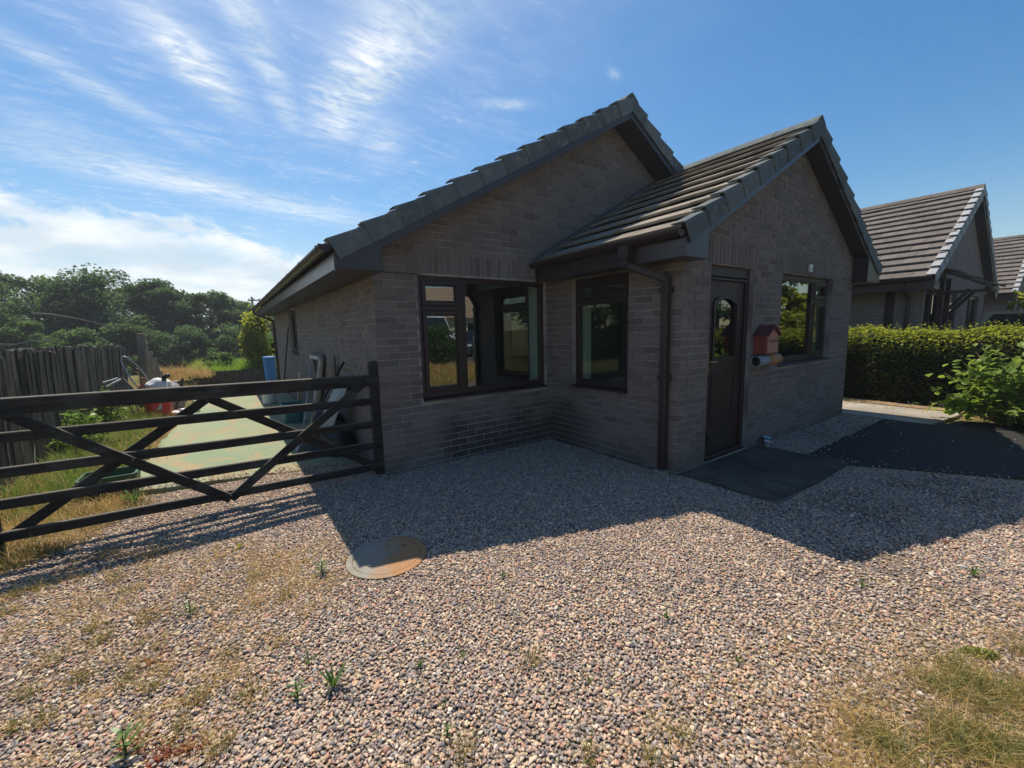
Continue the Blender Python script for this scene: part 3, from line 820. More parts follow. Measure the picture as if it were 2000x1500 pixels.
def gutter(parent, P0, P1, mat, out, r=.056, brackets=True):
    """Half-round gutter from P0 to P1 (rim height), 'out' = horizontal direction away from the wall."""
    P0, P1, out = Vector(P0), Vector(P1), Vector(out); k = 10; V = []
    for P in (P0, P1):
        for rr in (r, r-.006):
            for j in range(k+1):
                a = math.pi*j/k; V.append(P+out*(math.cos(a)*rr)-Vector((0, 0, math.sin(a)*rr)))
    m = k+1; F = []
    for j in range(k):
        F += [(j, j+1, 2*m+j+1, 2*m+j), (m+j, 3*m+j, 3*m+j+1, m+j+1)]
    F += [(0, 2*m, 3*m, m), (k, m+k, 3*m+k, 2*m+k)]
    F += [(j, m+j, m+j+1, j+1) for j in range(k)] + [(2*m+j, 2*m+j+1, 3*m+j+1, 3*m+j) for j in range(k)]
    mb = MB(); mb.add(V, F); g = mb.build('gutter', mat, parent)
    L = (P1-P0).length; d = (P1-P0)/L
    if brackets:
        n = int(L/.95)
        for i in range(n+1):
            b = MB(); c = P0+d*(.12+i*(L-.2)/max(1, n)); R_ = r+.007; V = []
            for e in (-.014, .014):
                for rr in (R_, r+.001):
                    for j in range(k+1):
                        a = math.pi*j/k; V.append(c+d*e+out*(math.cos(a)*rr)-Vector((0, 0, math.sin(a)*rr-.006)))
            F = []
            for j in range(k): F += [(j, j+1, m+j+1, m+j), (2*m+j, 3*m+j, 3*m+j+1, 2*m+j+1), (j, 2*m+j, 2*m+j+1, j+1), (m+j, m+j+1, 3*m+j+1, 3*m+j)]
            F += [(0, m, 3*m, 2*m), (k, 2*m+k, 3*m+k, m+k)]
            b.add(V, F); b.box(0, 0.001, 0, 0.001, 0, 0.001, Fr(c)); b.build('bracket', mat, g)
        cap = MB(); V = []
        for e in (-.012, .004):
            for j in range(k+1):
                a = math.pi*j/k; V.append(P0+d*e+out*(math.cos(a)*(r+.004))-Vector((0, 0, math.sin(a)*(r+.004))))
        cap.add(V, [tuple(range(m))[::-1], tuple(range(m, 2*m))]+[(j, j+1, m+j+1, m+j) for j in range(k)]+[(k, 0, m, m+k)])
        cap.build('end_cap', mat, g)
    return g

# ------------------------------------------------------------------ the bungalow
PIT = .571; CS = 1/math.hypot(1, PIT); SN = PIT*CS
def build_bungalow():
    H = thing('bungalow', 'grey brown brick bungalow with brown door, mailbox and gabled front wing', 'bungalow')
    Z0 = -.039; EAV = 2.12
    # --- walls
    frM = Fr((0, 0, 0), (1, 0, 0), (0, -1, 0)); lenM = 2.355
    frL = Fr((0, 9.46, 0), (0, -1, 0), (-1, 0, 0)); lenL = 9.46
    frP = Fr((2.355, 0, 0), (0, -1, 0), (-1, 0, 0)); lenP = 1.904
    frF = Fr((2.355, -1.904, 0), (1, 0, 0), (0, -1, 0)); lenF = 4.575
    oM = [(.468, 2.244, .762, 2.134)]
    wl0, wl1 = 9.46-6.45, 9.46-5.35
    oL = [(wl0, wl1, 1.10, 2.075)]
    oP = [(.386, 1.267, .793, 2.118)]
    fx = lambda x: x-2.355
    oF = [(fx(2.844), fx(3.746), .04, 2.134), (fx(4.464), fx(6.131), .983, 2.134)]
    # roof lines: main verge underside and wing verge underside
    zm = lambda x: 2.30+PIT*(x+.455)            # top of main tiles (left slope)
    RX = 3.52; WA = 4.77; PW = .5625
    zw = lambda x: 2.365+PW*(x-2.055)
    gabM = [(-PIT, 1, zm(0)-.06), (PIT, 1, zm(RX)+PIT*RX-.06)]
    gabF = [(-PW, 1, zw(2.355)-.06), (PW, 1, zw(WA)-.06+PW*fx(WA))]
    wM = wall_shell(H, frM, 7.04, Z0-.1, EAV, oM + [(2.37, 6.9, Z0-.1, EAV)], gabM)
    wL = wall_shell(H, frL, lenL, Z0-.1, 2.34, oL)
    wP = wall_shell(H, frP, lenP, Z0-.1, EAV+.12, oP)
    wF = wall_shell(H, frF, lenF, Z0-.1, EAV+.04, oF, gabF)
    mb = MB(); frR = Fr((6.93, -1.9, 0), (0, 1, 0), (1, 0, 0)); mb.box(0, 1.9, -.1, -.001, Z0-.1, 2.3, frR)
    mb.box(0, 9.46, -.1, 0, Z0-.1, 2.3, Fr((7.04, 0, 0), (0, 1, 0), (1, 0, 0))); mb.build('wall', FARBRICK, H)
    mb = MB(); mb.prism([(0, -.1), (7.04, -.1), (7.04, 2.3), (3.6, 4.4), (0, 2.3)], 0, .1, Fr((0, 9.46, 0), (1, 0, 0), (0, -1, 0))); mb.build('wall', FARBRICK, H)
    lay_bricks(wM, frM, lenM, Z0, EAV, oM, gabM + [(1, 0, 2.35)][:0], soldiers=[(.36, 2.0, 2.138, 2.36)])
    # upper part of the main gable, right of the wing's left eave line, is covered above by the same courses
    b0 = len(BRICKS)
    tmp = [(-PIT, 1, zm(0)-.06), (PIT, 1, zm(RX)+PIT*RX-.06), (-PW*-1, -1, -(0))]
    z = Z0; row = 0
    while z < 4.5:
        off = -.1125 if row % 2 else 0.0; u = off
        while u < 7.0:
            a, b = u, u+.215; u += .225
            if b <= lenM+.006: continue
            a = max(a, lenM+.006) if a < lenM < b else a
            if b-a < .03: continue
            poly = [(a, z), (b, z), (b, z+.065), (a, z+.065)]
            for g in gabM: poly = clip_poly(poly, g[0], g[1], g[2]-.004) if poly else poly
            # only what stands above the wing's roof
            if poly: poly = clip_poly(poly, PW, -1, PW*2.055-2.365+.1) if (a+b)/2 < WA else clip_poly(poly, -PW, -1, -(zw(WA)+PW*WA)+.1)
            if len(poly) >= 3: BRICKS.append((wM, frM, poly))
        z += .075; row += 1
    lay_bricks(wL, frL, lenL, Z0, 2.12, oL, ph=-((lenL-.1025) % .225))
    lay_bricks(wP, frP, lenP, Z0, 2.12, oP, ph=-((lenP-.1025) % .225))
    lay_bricks(wF, frF, lenF, Z0, EAV, oF, gabF, soldiers=[(fx(2.78), fx(3.82), 2.138, 2.36), (fx(4.40), fx(6.20), 2.138, 2.36)])
    flush_bricks(H, 300)
    # brick-on-edge look under the windows: mortar fillet
    mb = MB(); mb.box(.47, 2.24, -.05, -.002, .70, .732, frM); mb.build('sill_bed', MORTAR, H)
    # --- windows and door
    w = make_window(H, frM, .47, 2.242, .775, 2.132, mull=(1.033,), trans={0: 1.772}, sash={(0, 'lo'), (0, 'hi')})
    make_window(H, frP, .388, 1.265, .808, 2.116, trans={0: 1.83}, sash={(0, 'hi')}, sill=.045)
    make_window(H, frF, fx(4.466), fx(6.129), .995, 2.132, mull=(fx(5.60),), trans={1: 1.81}, sash={(1, 'hi'), (1, 'lo')}, sill=.04)
    make_window(H, frL, wl0+.002, wl1-.002, 1.12, 2.073, mull=((wl0+wl1)/2,), sash={(0, 'lo')})
    # window stays / catch on casement
    # door
    D = MB(); u0, u1 = fx(2.846), fx(3.744); n0, n1 = -.13, -.045; F = .062
    D.box(u0, u0+F, n0, n1, .045, 2.132, frF); D.box(u1-F, u1, n0, n1, .045, 2.132, frF); D.box(u0+F, u1-F, n0, n1, 2.132-F-.045, 2.132, frF)
    D.box(u0+F, u1-F, n0, n1+.02, .035, .075, frF)
    D.box(u0+F, u1-F, n0+.01, n1+.012, 1.985, 2.01, frF)
    door = D.build('door', DOORM, H, bevel=.004)
    a, b, c, d = u0+F+.004, u1-F-.004, .08, 2.02
    leaf = MB(); m0, m1 = -.115, -.072
    ga, gb, gc, gd = a+.155, b-.155, 1.155, 1.80
    leaf.box(a, ga, m0, m1, c, d, frF); leaf.box(gb, b, m0, m1, c, d, frF); leaf.box(ga, gb, m0, m1, c, gc, frF); leaf.box(ga, gb, m0, m1, gd, d, frF)
    leaf.build('door_leaf', DOORM, door, bevel=.003)
    g = MB(); g.box(ga-.005, gb+.005, m0+.012, m0+.02, gc-.005, gd+.005, frF); g.build('pane', DGLASS, door)
    k = 9                                         # arched moulding round the glass
    md = MB()
    def ring(pts_in, pts_out, na, nb):
        kk = len(pts_in); V = [frF(p[0], na, p[1]) for p in pts_in]+[frF(p[0], nb, p[1]) for p in pts_in]+[frF(p[0], na, p[1]) for p in pts_out]+[frF(p[0], nb, p[1]) for p in pts_out]
        for i in range(kk):
            j = (i+1) % kk
            md.add([V[i], V[j], V[kk+j], V[kk+i], V[2*kk+i], V[2*kk+j], V[3*kk+j], V[3*kk+i]], [(0, 1, 2, 3), (4, 7, 6, 5), (3, 2, 6, 7), (0, 4, 5, 1)])
    def arch(e, lift):
        pts = [(ga-e, gc-e), (gb+e, gc-e)]
        for i in range(k+1):
            t = i/k; pts.append((gb+e-(gb-ga+2*e)*t, gd-.075+e+lift+.075*math.sin(math.pi*t)**.8))
        return pts
    ring(arch(-.004, 0), arch(.032, 0), m1-.004, m1+.016); md.build('glass_moulding', DOORM, door)
    fl = MB()
    for i in range(k):                            # spandrels above the arch
        t0, t1 = i/k, (i+1)/k
        x0, x1 = gb-(gb-ga)*t0, gb-(gb-ga)*t1
        z0_, z1_ = gd-.079+.075*math.sin(math.pi*t0)**.8, gd-.079+.075*math.sin(math.pi*t1)**.8
        fl.add([frF(x0, m1-.008, z0_), frF(x1, m1-.008, z1_), frF(x1, m1-.008, gd+.01), frF(x0, m1-.008, gd+.01)], [(0, 1, 2, 3)])
    fl.build('arch_filler', DOORM, door)
    for (p0, p1, q0, q1) in ((a+.14, b-.14, .42, .98), (a+.10, b-.10, .16, .30)):
        pm = MB(); e = .022
        pm.box(p0, p0+e, m1-.002, m1+.013, q0, q1, frF); pm.box(p1-e, p1, m1-.002, m1+.013, q0, q1, frF)
        pm.box(p0+e, p1-e, m1-.002, m1+.013, q0, q0+e, frF); pm.box(p0+e, p1-e, m1-.002, m1+.013, q1-e, q1, frF)
        pm.box(p0+.05, p1-.05, m1-.002, m1+.008, q0+.05, q1-.05, frF)
        pm.build('panel', DOORM, door, bevel=.004)
    h = MB(); h.box(a+.03, a+.062, m1-.001, m1+.008, .98, 1.24, frF)
    h.tube([frF(a+.046, m1, 1.12), frF(a+.046, m1+.05, 1.12), frF(a+.06, m1+.056, 1.12), frF(a+.16, m1+.054, 1.118)], .009, 8)
    h.tube([frF(a+.046, m1, 1.03), frF(a+.046, m1+.014, 1.03)], .011, 8)
    h.build('handle', BRASS, door, bevel=0)
    # white sensor box above the front window
    s = MB(); q0 = frF(fx(5.20), 0, 2.195); s.box(fx(5.21), fx(5.275), .004, .04, 2.185, 2.285, frF); sb = s.build('sensor_box', m_simple('white_plastic', (.78, .79, .78), .4, .5, .06), H, bevel=.008)
    s = MB(); s.lathe([(.0, -.012), (.02, -.006), (.022, .004), (.0, .01)], tuple(frF(fx(5.243), .042, 2.222)), 12); s.build('lens', m_simple('grey_lens', (.25, .27, .28), .2, .5), sb)
    # vent / cable fixings
    # --- roof structure
    roof = MB()                                   # boarded deck under the tiles
    deck = lambda x, dz=0: zm(x)-.065+dz
    A1 = (-.36, deck(-.36)); A2 = (RX, deck(RX)); A3 = (2*RX+.36, deck(-.36))
    roof.prism([A1, A2, A3, (A3[0], A3[1]-.02), (RX, A2[1]-.02), (A1[0], A1[1]-.02)], -.30, 9.75, Fr((0, 0, 0), (1, 0, 0), (0, 1, 0)))
    dw = lambda x: zw(x)-.065
    roof.prism([(2.13, dw(2.13)), (WA, dw(WA)), (7.41, dw(2.13)), (7.41, dw(2.13)-.02), (WA, dw(WA)-.02), (2.13, dw(2.13)-.02)], -2.07, -.03, Fr((0, 0, 0), (1, 0, 0), (0, 1, 0)))
    RF = roof.build('roof', m_simple('roof_deck', (.03, .028, .028), .9, .1), H)
    rest = MB()
    sl = (RX+.455)/CS
    SL = (CS, 0, SN); NL = (-SN, 0, CS); SR = (-CS, 0, SN); NR = (SN, 0, CS)
    off = .036
    E_L = Vector((-.455, -.30, zm(-.455)))-Vector(NL)*off
    E_R = Vector((2*RX+.455, 9.8, zm(-.455)))-Vector(NR)*off
    lay_tiles(RF, E_L, (0, 1, 0), SL, NL, 10.05, sl, TILE_ME, lambda r, c: False, rest)
    lay_tiles(RF, E_R, (0, -1, 0), SR, NR, 10.05, sl, TILE_ME, lambda r, c: False, rest)
    cw = 1/math.hypot(1, PW); sw = PW*cw
    slw = (WA-2.055)/cw
    SLw = (cw, 0, sw); NLw = (-sw, 0, cw); SRw = (-cw, 0, sw); NRw = (sw, 0, cw)
    E_Lw = Vector((2.055, -2.07, zw(2.055)))-Vector(NLw)*off
    E_Rw = Vector((2*WA-2.055, .0, zw(2.055)))-Vector(NRw)*off
    lay_tiles(RF, E_Lw, (0, 1, 0), SLw, NLw, 2.04, slw, TILE_ME, lambda r, c: True, rest)
    lay_tiles(RF, E_Rw, (0, -1, 0), SRw, NRw, 2.04, slw, TILE_ME, lambda r, c: False, rest)
    rt = rest.build('tile_field', TILE, RF); rt['kind'] = 'stuff'
    # verges
    lay_caps(RF, Vector((-.455, -.325, zm(-.455)))-Vector(NL)*off, SL, NL, (0, -1, 0), sl, VERGE)
    lay_caps(RF, Vector((2*RX+.455, -.325, zm(-.455)))-Vector(NR)*off, SR, NR, (0, -1, 0), sl, VERGE)
    lay_caps(RF, Vector((2.055, -2.10, zw(2.055)))-Vector(NLw)*off, SLw, NLw, (0, -1, 0), slw, VERGE)
    lay_caps(RF, Vector((2*WA-2.055, -2.10, zw(2.055)))-Vector(NRw)*off, SRw, NRw, (0, -1, 0), slw, VERGE)
    ridge_tiles(RF, (RX, -.34, zm(RX)-.01), (RX, 9.8, zm(RX)-.01), VERGE, PIT)
    ridge_tiles(RF, (WA, -2.115, zw(WA)-.01), (WA, -.16, zw(WA)-.01), VERGE, PW)
    # bargeboards and verge soffits
    def barge(x0, z0_, x1, z1_, y, dep, cs):
        mb = MB(); o = .075/cs; d = dep/cs
        mb.prism([(x0, z0_-o), (x1, z1_-o), (x1, z1_-o-d), (x0, z0_-o-d)], 0, .018, Fr((0, y, 0), (1, 0, 0), (0, 1, 0)))
        mb.build('bargeboard', FASCIA, H, bevel=.002)
    def vsoff(x0, z0_, x1, z1_, y0, y1, dep, cs):
        mb = MB(); o = (.075+dep-.012)/cs
        mb.prism([(x0, z0_-o), (x1, z1_-o), (x1, z1_-o+.01), (x0, z0_-o+.01)], y0, y1, Fr((0, 0, 0), (1, 0, 0), (0, 1, 0)))
        mb.build('soffit', FASCIA, H)
    barge(-.42, zm(-.42), RX, zm(RX), -.323, .15, CS); barge(RX+.001, zm(RX), 2*RX+.42, zm(-.42), -.323, .15, CS)
    vsoff(-.0, zm(0), RX, zm(RX), -.305, -.002, .15, CS); vsoff(RX, zm(RX), 2*RX+.2, zm(-.2), -.305, -.002, .15, CS)
    barge(2.08, zw(2.08), WA, zw(WA), -2.098, .13, cw); barge(WA+.001, zw(WA), 2*WA-2.08, zw(2.08), -2.098, .13, cw)
    vsoff(2.38, zw(2.38), WA, zw(WA), -2.08, -1.908, .13, cw); vsoff(WA, zw(WA), 2*WA-2.3, zw(2.3), -2.08, -1.908, .13, cw)
    # box ends at the eaves
    def boxend(x0, x1, zb, zr, y, dy):
        mb = MB(); mb.prism([(x0, zb), (x1, zb), (x1, zr(x1)-.10), (x0, zr(x0)-.10)], 0, dy, Fr((0, y, 0), (1, 0, 0), (0, 1, 0)))
        mb.build('box_end', FASCIA, H, bevel=.003)
    boxend(-.415, .004, 2.085, zm, -.328, .322)
    boxend(2.075, 2.44, 2.115, zw, -2.104, .19)
    zr2 = lambda x: zw(2*WA-x)
    boxend(6.88, 7.465, 2.115, zr2, -2.104, .19)
    # eaves: fascia, soffit, gutter
    mb = MB(); mb.box(-.425, -.407, -.315, 9.7, 2.08, 2.225); mb.build('fascia', FASCIA, H)
    mb = MB(); mb.box(-.407, -.001, -.005, 9.7, 2.088, 2.098); mb.build('soffit', FASCIA, H)
    gutter(H, (-.485, -.305, 2.288), (-.485, 9.75, 2.27), BROWN, (-1, 0, 0))
    mb = MB(); mb.box(2.075, 2.092, -1.914, -.003, 2.12, 2.30); mb.build('fascia', FASCIA, H)
    mb = MB(); mb.box(2.092, 2.354, -1.914, -.003, 2.122, 2.132); mb.build('soffit', FASCIA, H)
    g = gutter(H, (2.018, -2.09, 2.335), (2.018, -.012, 2.33), BROWN, (-1, 0, 0))
    mb = MB(); mb.box(7.446, 7.463, -1.914, .0, 2.12, 2.30); mb.build('fascia', FASCIA, H)
    mb = MB(); mb.box(6.935, 7.446, -1.914, .0, 2.122, 2.132); mb.build('soffit', FASCIA, H)
    gutter(H, (7.52, -2.07, 2.335), (7.52, -.012, 2.33), BROWN, (1, 0, 0), brackets=False)
    # downpipes
    d = MB()
    def sq(pts, w=.062):
        for p, q in zip(pts[:-1], pts[1:]): d.bar(p, q, w, w, up=(0, 1, 0) if abs(Vector(q)-Vector(p)).__class__ is float else (0, 1, 0.01))
    y0, y1 = -1.50, -1.765
    d.box(1.965, 2.071, y0-.06, y0+.06, 2.17, 2.30); d.box(1.98, 2.06, y0-.035, y0+.035, 2.09, 2.18)
    d.bar((2.02, y0, 2.115), (2.30, y1, 1.965), .062, .062, up=(0, 0, 1))
    d.box(2.264, 2.334, y1-.036, y1+.036, .05, 1.99)
    dp = d.build('downpipe', BROWN, H, bevel=.006)
    for z in (1.86, 1.0):
        b = MB(); b.box(2.258, 2.354, y1-.055, y1+.055, z-.025, z+.025); b.build('pipe_clip', BROWN, dp, bevel=.004)
    b = MB(); b.box(2.22, 2.34, y1-.07, y1+.06, .0, .045); b.build('drain_stone', PATHM, dp, bevel=.01)
    d = MB(); d.tube([(-.485, 9.62, 2.22), (-.46, 9.60, 2.13), (-.25, 9.45, 2.04), (-.06, 9.36, 1.92), (-.05, 9.35, 1.8), (-.05, 9.35, .02)], .034, 10); d.build('downpipe', BROWN, H)
    # lead flashing where wing roof meets gable, its dark tone standing in for shadow
    f = MB(); f.prism([(2.06, zw(2.06)+.012), (WA, zw(WA)+.012), (WA, zw(WA)+.055), (2.12, zw(2.12)+.055)], .003, .014, frM); f.build('flashing', SHADOW_LEAD, H)
    # rooms behind the glass
    rm = MB()
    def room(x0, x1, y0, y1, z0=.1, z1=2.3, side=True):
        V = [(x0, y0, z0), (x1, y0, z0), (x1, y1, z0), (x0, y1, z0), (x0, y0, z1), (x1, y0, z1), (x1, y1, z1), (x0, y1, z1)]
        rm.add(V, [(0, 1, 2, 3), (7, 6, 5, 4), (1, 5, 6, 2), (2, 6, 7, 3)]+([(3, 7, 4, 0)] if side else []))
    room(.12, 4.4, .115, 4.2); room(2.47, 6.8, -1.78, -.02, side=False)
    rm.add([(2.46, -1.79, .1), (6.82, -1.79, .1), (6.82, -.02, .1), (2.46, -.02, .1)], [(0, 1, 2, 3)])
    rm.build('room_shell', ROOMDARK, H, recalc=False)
    rv = MB()                                     # pale plastered reveals inside the windows
    for fr, (u0, u1, z0, z1) in ((frM, oM[0]), (frP, oP[0]), (frF, oF[1])):
        for (p, q) in ((u0-.012, u0+.0), (u1, u1+.012)): rv.box(p, q, -.30, -.116, z0, z1, fr)
        rv.box(u0-.012, u1+.012, -.32, -.116, z0-.02, z0+.02, fr)
    rv.build('window_reveal', PLASTER, H)
    # curtain edges / light inner wall ends seen through the panes
    cu = MB(); cu.box(2.19, 2.30, -.30, -.20, .80, 2.12, frM); cu.box(.30, .455, -.26, -.16, .83, 2.1, frP); cu.build('curtain', PLASTER, H)
    return H
BUNG = build_bungalow()

# ------------------------------------------------------------------ neighbouring bungalows
def build_neighbour(ox, oy, label, name='bungalow', detail=True):
    """A brick bungalow of the same design: gable to the front, tiled slope towards the camera."""
    H = thing(name, label, 'bungalow', (ox, oy, 0), 0, 'neighbouring bungalows')
    RX = 3.60; zm = lambda x: 2.34+PIT*(x+.43)
    frL = Fr((0, 10, 0), (0, -1, 0), (-1, 0, 0)); frG = Fr((0, 0, 0), (1, 0, 0), (0, -1, 0))
    oL = [(9.40, 9.56, .05, 2.12), (7.2, 8.1, 1.0, 2.1)] if detail else [(7.4, 8.3, 1.0, 2.1)]
    oG = [(.12, 1.75, .9, 2.12), (2.35, 3.2, .05, 2.12), (4.6, 6.2, .9, 2.12)]
    gab = [(-PIT, 1, zm(0)-.06), (PIT, 1, zm(RX)+PIT*RX-.06)]
    wall_shell(H, frL, 10, -.1, 2.3, oL, mat=FARBRICK)
    wall_shell(H, frG, 7.2, -.1, 2.12, oG, gab, mat=FARBRICK)
    mb = MB(); mb.box(7.1, 7.2, 0, 10, -.1, 2.3); mb.prism([(0, -.1), (7.2, -.1), (7.2, 2.3), (RX, 4.3), (0, 2.3)], 9.9, 10, ID); mb.build('wall', FARBRICK, H)
    make_window(H, frG, .122, 1.748, .92, 2.118, mull=(.9,), glass=FGLASS)
    make_window(H, frG, 4.602, 6.198, .92, 2.118, mull=(5.4,), glass=FGLASS)
    for o in oL:
        if o[2] > .5: make_window(H, frL, o[0]+.002, o[1]-.002, o[2]+.02, o[3]-.002, glass=FGLASS)
    d = MB(); d.box(2.352, 3.198, -.10, -.05, .06, 2.118, frG); dr = d.build('door', DOORM, H)
    d = MB(); d.box(2.5, 3.05, -.05, -.042, 1.1, 1.9, frG); d.build('pane', FGLASS, dr)
    if detail:
        d = MB(); d.box(9.402, 9.558, -.10, -.05, .06, 2.118, frL); d.build('side_light', DOORM, H)
        d = MB(); d.tube([(-.44, .25, 2.25), (-.40, .25, 2.14), (-.06, .22, 1.98), (-.055, .22, 1.9), (-.055, .22, 0)], .036, 8); d.build('downpipe', BROWN, H)
    rf = MB(); dk = lambda x: zm(x)-.07
    rf.prism([(-.36, dk(-.36)), (RX, dk(RX)), (2*RX+.36, dk(-.36)), (2*RX+.36, dk(-.36)-.02), (RX, dk(RX)-.02), (-.36, dk(-.36)-.02)], -.16, 10.1, ID)
    RF = rf.build('roof', FASCIA, H)
    rest = MB(); sl = (RX+.43)/CS; SL = (CS, 0, SN); NL = (-SN, 0, CS); SR = (-CS, 0, SN); NR = (SN, 0, CS); off = .036
    E_L = Vector((-.43, -.16, zm(-.43)))-Vector(NL)*off; E_R = Vector((2*RX+.43, 10.1, zm(-.43)))-Vector(NR)*off
    ncol = 17 if detail else 10
    lay_tiles(RF, E_L, (0, 1, 0), SL, NL, 10.2, sl, FTILE_ME, lambda r, c: c < ncol, rest)
    lay_tiles(RF, E_R, (0, -1, 0), SR, NR, 10.2, sl, FTILE_ME, lambda r, c: False, rest)
    o = rest.build('tile_field', FTILE, RF); o['kind'] = 'stuff'
    lay_caps(RF, Vector((-.43, -.19, zm(-.43)))-Vector(NL)*off, SL, NL, (0, -1, 0), sl, FVERGE)
    lay_caps(RF, Vector((2*RX+.43, -.19, zm(-.43)))-Vector(NR)*off, SR, NR, (0, -1, 0), sl, FVERGE)
    ridge_tiles(RF, (RX, -.2, zm(RX)-.01), (RX, 10.1, zm(RX)-.01), FTILE, PIT)
    for (x0, x1, s_) in ((-.40, RX, 1), (RX+.001, 2*RX+.4, -1)):
        mb = MB(); o = .075/CS; dd = .17/CS
        za, zb = (zm(x0), zm(x1)) if s_ > 0 else (zm(RX), zm(-.4))
        mb.prism([(x0, za-o), (x1, zb-o), (x1, zb-o-dd), (x0, za-o-dd)], -.188, -.17, ID); mb.build('bargeboard', FASCIA, H)
        mb = MB(); mb.prism([(x0, za-o-dd+.02), (x1, zb-o-dd+.02), (x1, zb-o-dd+.03), (x0, za-o-dd+.03)], -.169, -.003, ID); mb.build('soffit', FASCIA, H)
    mb = MB(); mb.prism([(-.385, 2.1), (.05, 2.1), (.05, zm(.05)-.1), (-.385, zm(-.385)-.1)], -.195, -.005, ID); mb.build('box_end', FASCIA, H)
    mb = MB(); mb.box(-.395, -.377, -.18, 10, 2.095, 2.255); mb.build('fascia', FASCIA, H)
    mb = MB(); mb.box(-.377, -.001, 0, 10, 2.105, 2.115); mb.build('soffit', FASCIA, H)
    gutter(H, (-.455, -.17, 2.318), (-.455, 10, 2.30), BROWN, (-1, 0, 0), brackets=False)
    if detail:                                   # tiled canopy over the door, on braced posts
        cp = MB(); cp.prism([(-.003, 2.62), (-.80, 2.16), (-.80, 2.10), (-.003, 2.54)], .98, 1.78, Fr((0, 0, 0), (0, 1, 0), (1, 0, 0)))
        C_ = cp.build('canopy', FASCIA, H)
        t2 = MB(); A_, S2, N2 = Vector((1, 0, 0)), Vector((0, .889, .457)), Vector((0, -.457, .889))
        lay_tiles(C_, Vector((.93, -.86, 2.125)), A_, Vector((0, .866, .5)), Vector((0, -.5, .866)), .88, .98, FTILE_ME, lambda r, c: True, t2)
        p = MB(); p.box(1.02, 1.12, -.11, -.01, 0, 2.4); p.box(1.64, 1.74, -.11, -.01, 0, 2.4)
        p.bar((1.07, -.06, 1.55), (1.07, -.48, 2.12), .06, .06, up=(1, 0, 0)); p.bar((1.69, -.06, 1.55), (1.69, -.48, 2.12), .06, .06, up=(1, 0, 0)); p.box(1.0, 1.76, -.77, -.70, 2.05, 2.11); p.box(1.03, 1.11, -.70, -.11, 2.05, 2.11); p.build('canopy_frame', DOORM, C_)
    return H
build_neighbour(10.33, -2.12, 'grey brown bungalow next door with tiled canopy, standing behind the clipped hedge')
build_neighbour(20.85, -2.30, 'farthest grey brown bungalow at the edge, partly hidden behind the next one', detail=False)

# ------------------------------------------------------------------ things on and by the bungalow
def build_mailbox():
    x0, x1 = 3.80, 4.07; y0, y1 = -1.912, -2.055; zb, ze, zr = 1.165, 1.40, 1.50
    T = thing('mailbox', 'terracotta red house shaped mailbox on the wall beside the front door', 'mailbox', (3.96, -1.912, zb))
    RED = m_simple('mailbox_red', (.25, .058, .046), .5, .4, .15, 14); ROOFR = m_simple('mailbox_roof', (.12, .034, .034), .5, .4, .2, 14); FRONT = m_simple('mailbox_front', (.44, .19, .13), .55, .4, .1, 12)
    o = Vector((3.96, -1.912, zb)); fr = Fr(Vector((x0, y0, 0))-o, (1, 0, 0), (0, -1, 0)); w = x1-x0; d = -(y1-y0)
    b = MB(); b.prism([(0, zb), (w, zb), (w, ze), (w/2, zr-.02), (0, ze)], .0, d, fr); b.build('box', RED, T, bevel=.004)
    f = MB(); f.box(.012, w-.012, d+.001, d+.009, zb+.012, ze-.075, fr); f.build('front_door', FRONT, T, bevel=.003)
    f = MB(); f.prism([(.012, ze-.068), (w-.012, ze-.068), (w-.012, ze-.01), (w/2, zr-.05), (.012, ze-.01)], d+.001, d+.008, fr); f.build('front_gable', FRONT, T, bevel=.003)
    f = MB(); f.box(.05, w-.05, d+.010, d+.016, ze-.10, ze-.082, fr); f.build('letter_slot', ROOFR, T)
    r = MB()
    for sx in (1, -1):
        c = w/2; p = [(c, zr), (c+sx*(w/2+.03), ze-.012), (c+sx*(w/2+.03), ze-.03), (c, zr-.02)]
        r.prism(p, -.002, d+.035, fr)
    r.build('roof', ROOFR, T)
    k = MB(); k.lathe([(.009, -.004), (.009, .004)], tuple(fr(.05, d+.012, zb+.11)), 8); k.build('lock', BRASS, T)
build_mailbox()
def build_tube():
    T = thing('newspaper_tube', 'pale grey open tube with orange sleeve under the red mailbox', 'tube', (3.70, -1.985, 1.085))
    G_ = m_simple('tube_grey', (.22, .27, .29), .5, .4, .1, 8); O_ = m_simple('tube_sleeve', (.36, .19, .09), .6, .3, .15, 9); I_ = m_simple('tube_inside_shade', (.03, .03, .032), .8, .1)
    def hollow(x0, x1, r0, r1, mat, name, inner=None):
        mb = MB(); k = 20; V = []
        for x, r in ((x0, r0), (x1, r0), (x1, r1), (x0, r1)):
            for j in range(k):
                a = 2*math.pi*j/k; V.append((x, math.cos(a)*r, math.sin(a)*r))
        mb.add(V, [(i*k+j, ((i+1) % 4)*k+j, ((i+1) % 4)*k+(j+1) % k, i*k+(j+1) % k) for i in range(4) for j in range(k)], True)
        return mb.build(name, mat, T)
    hollow(0, .42, .062, .056, G_, 'tube'); hollow(.25, .56, .067, .0625, O_, 'sleeve')
    mb = MB(); mb.tube([(.035, 0, 0), (.55, 0, 0)], .0555, 16); mb.build('dark_plug', I_, T)  # solid dark plug stands in for the shaded hollow of the tube
    mb = MB(); mb.box(.30, .34, .055, .075, -.05, .05); mb.build('bracket', G_, T)
build_tube()
def pot(name, label, loc, r0, r1, h, mat, group=None):
    mb = MB(); mb.lathe([(r0, 0), (r1, h), (r1*1.06, h), (r1*1.06, h+.012), (r1*.92, h+.012), (r0*.9, .015)], (0, 0, 0), 16)
    o = mb.build(name, mat); o.location = loc; return tag(o, label, 'pot', group)
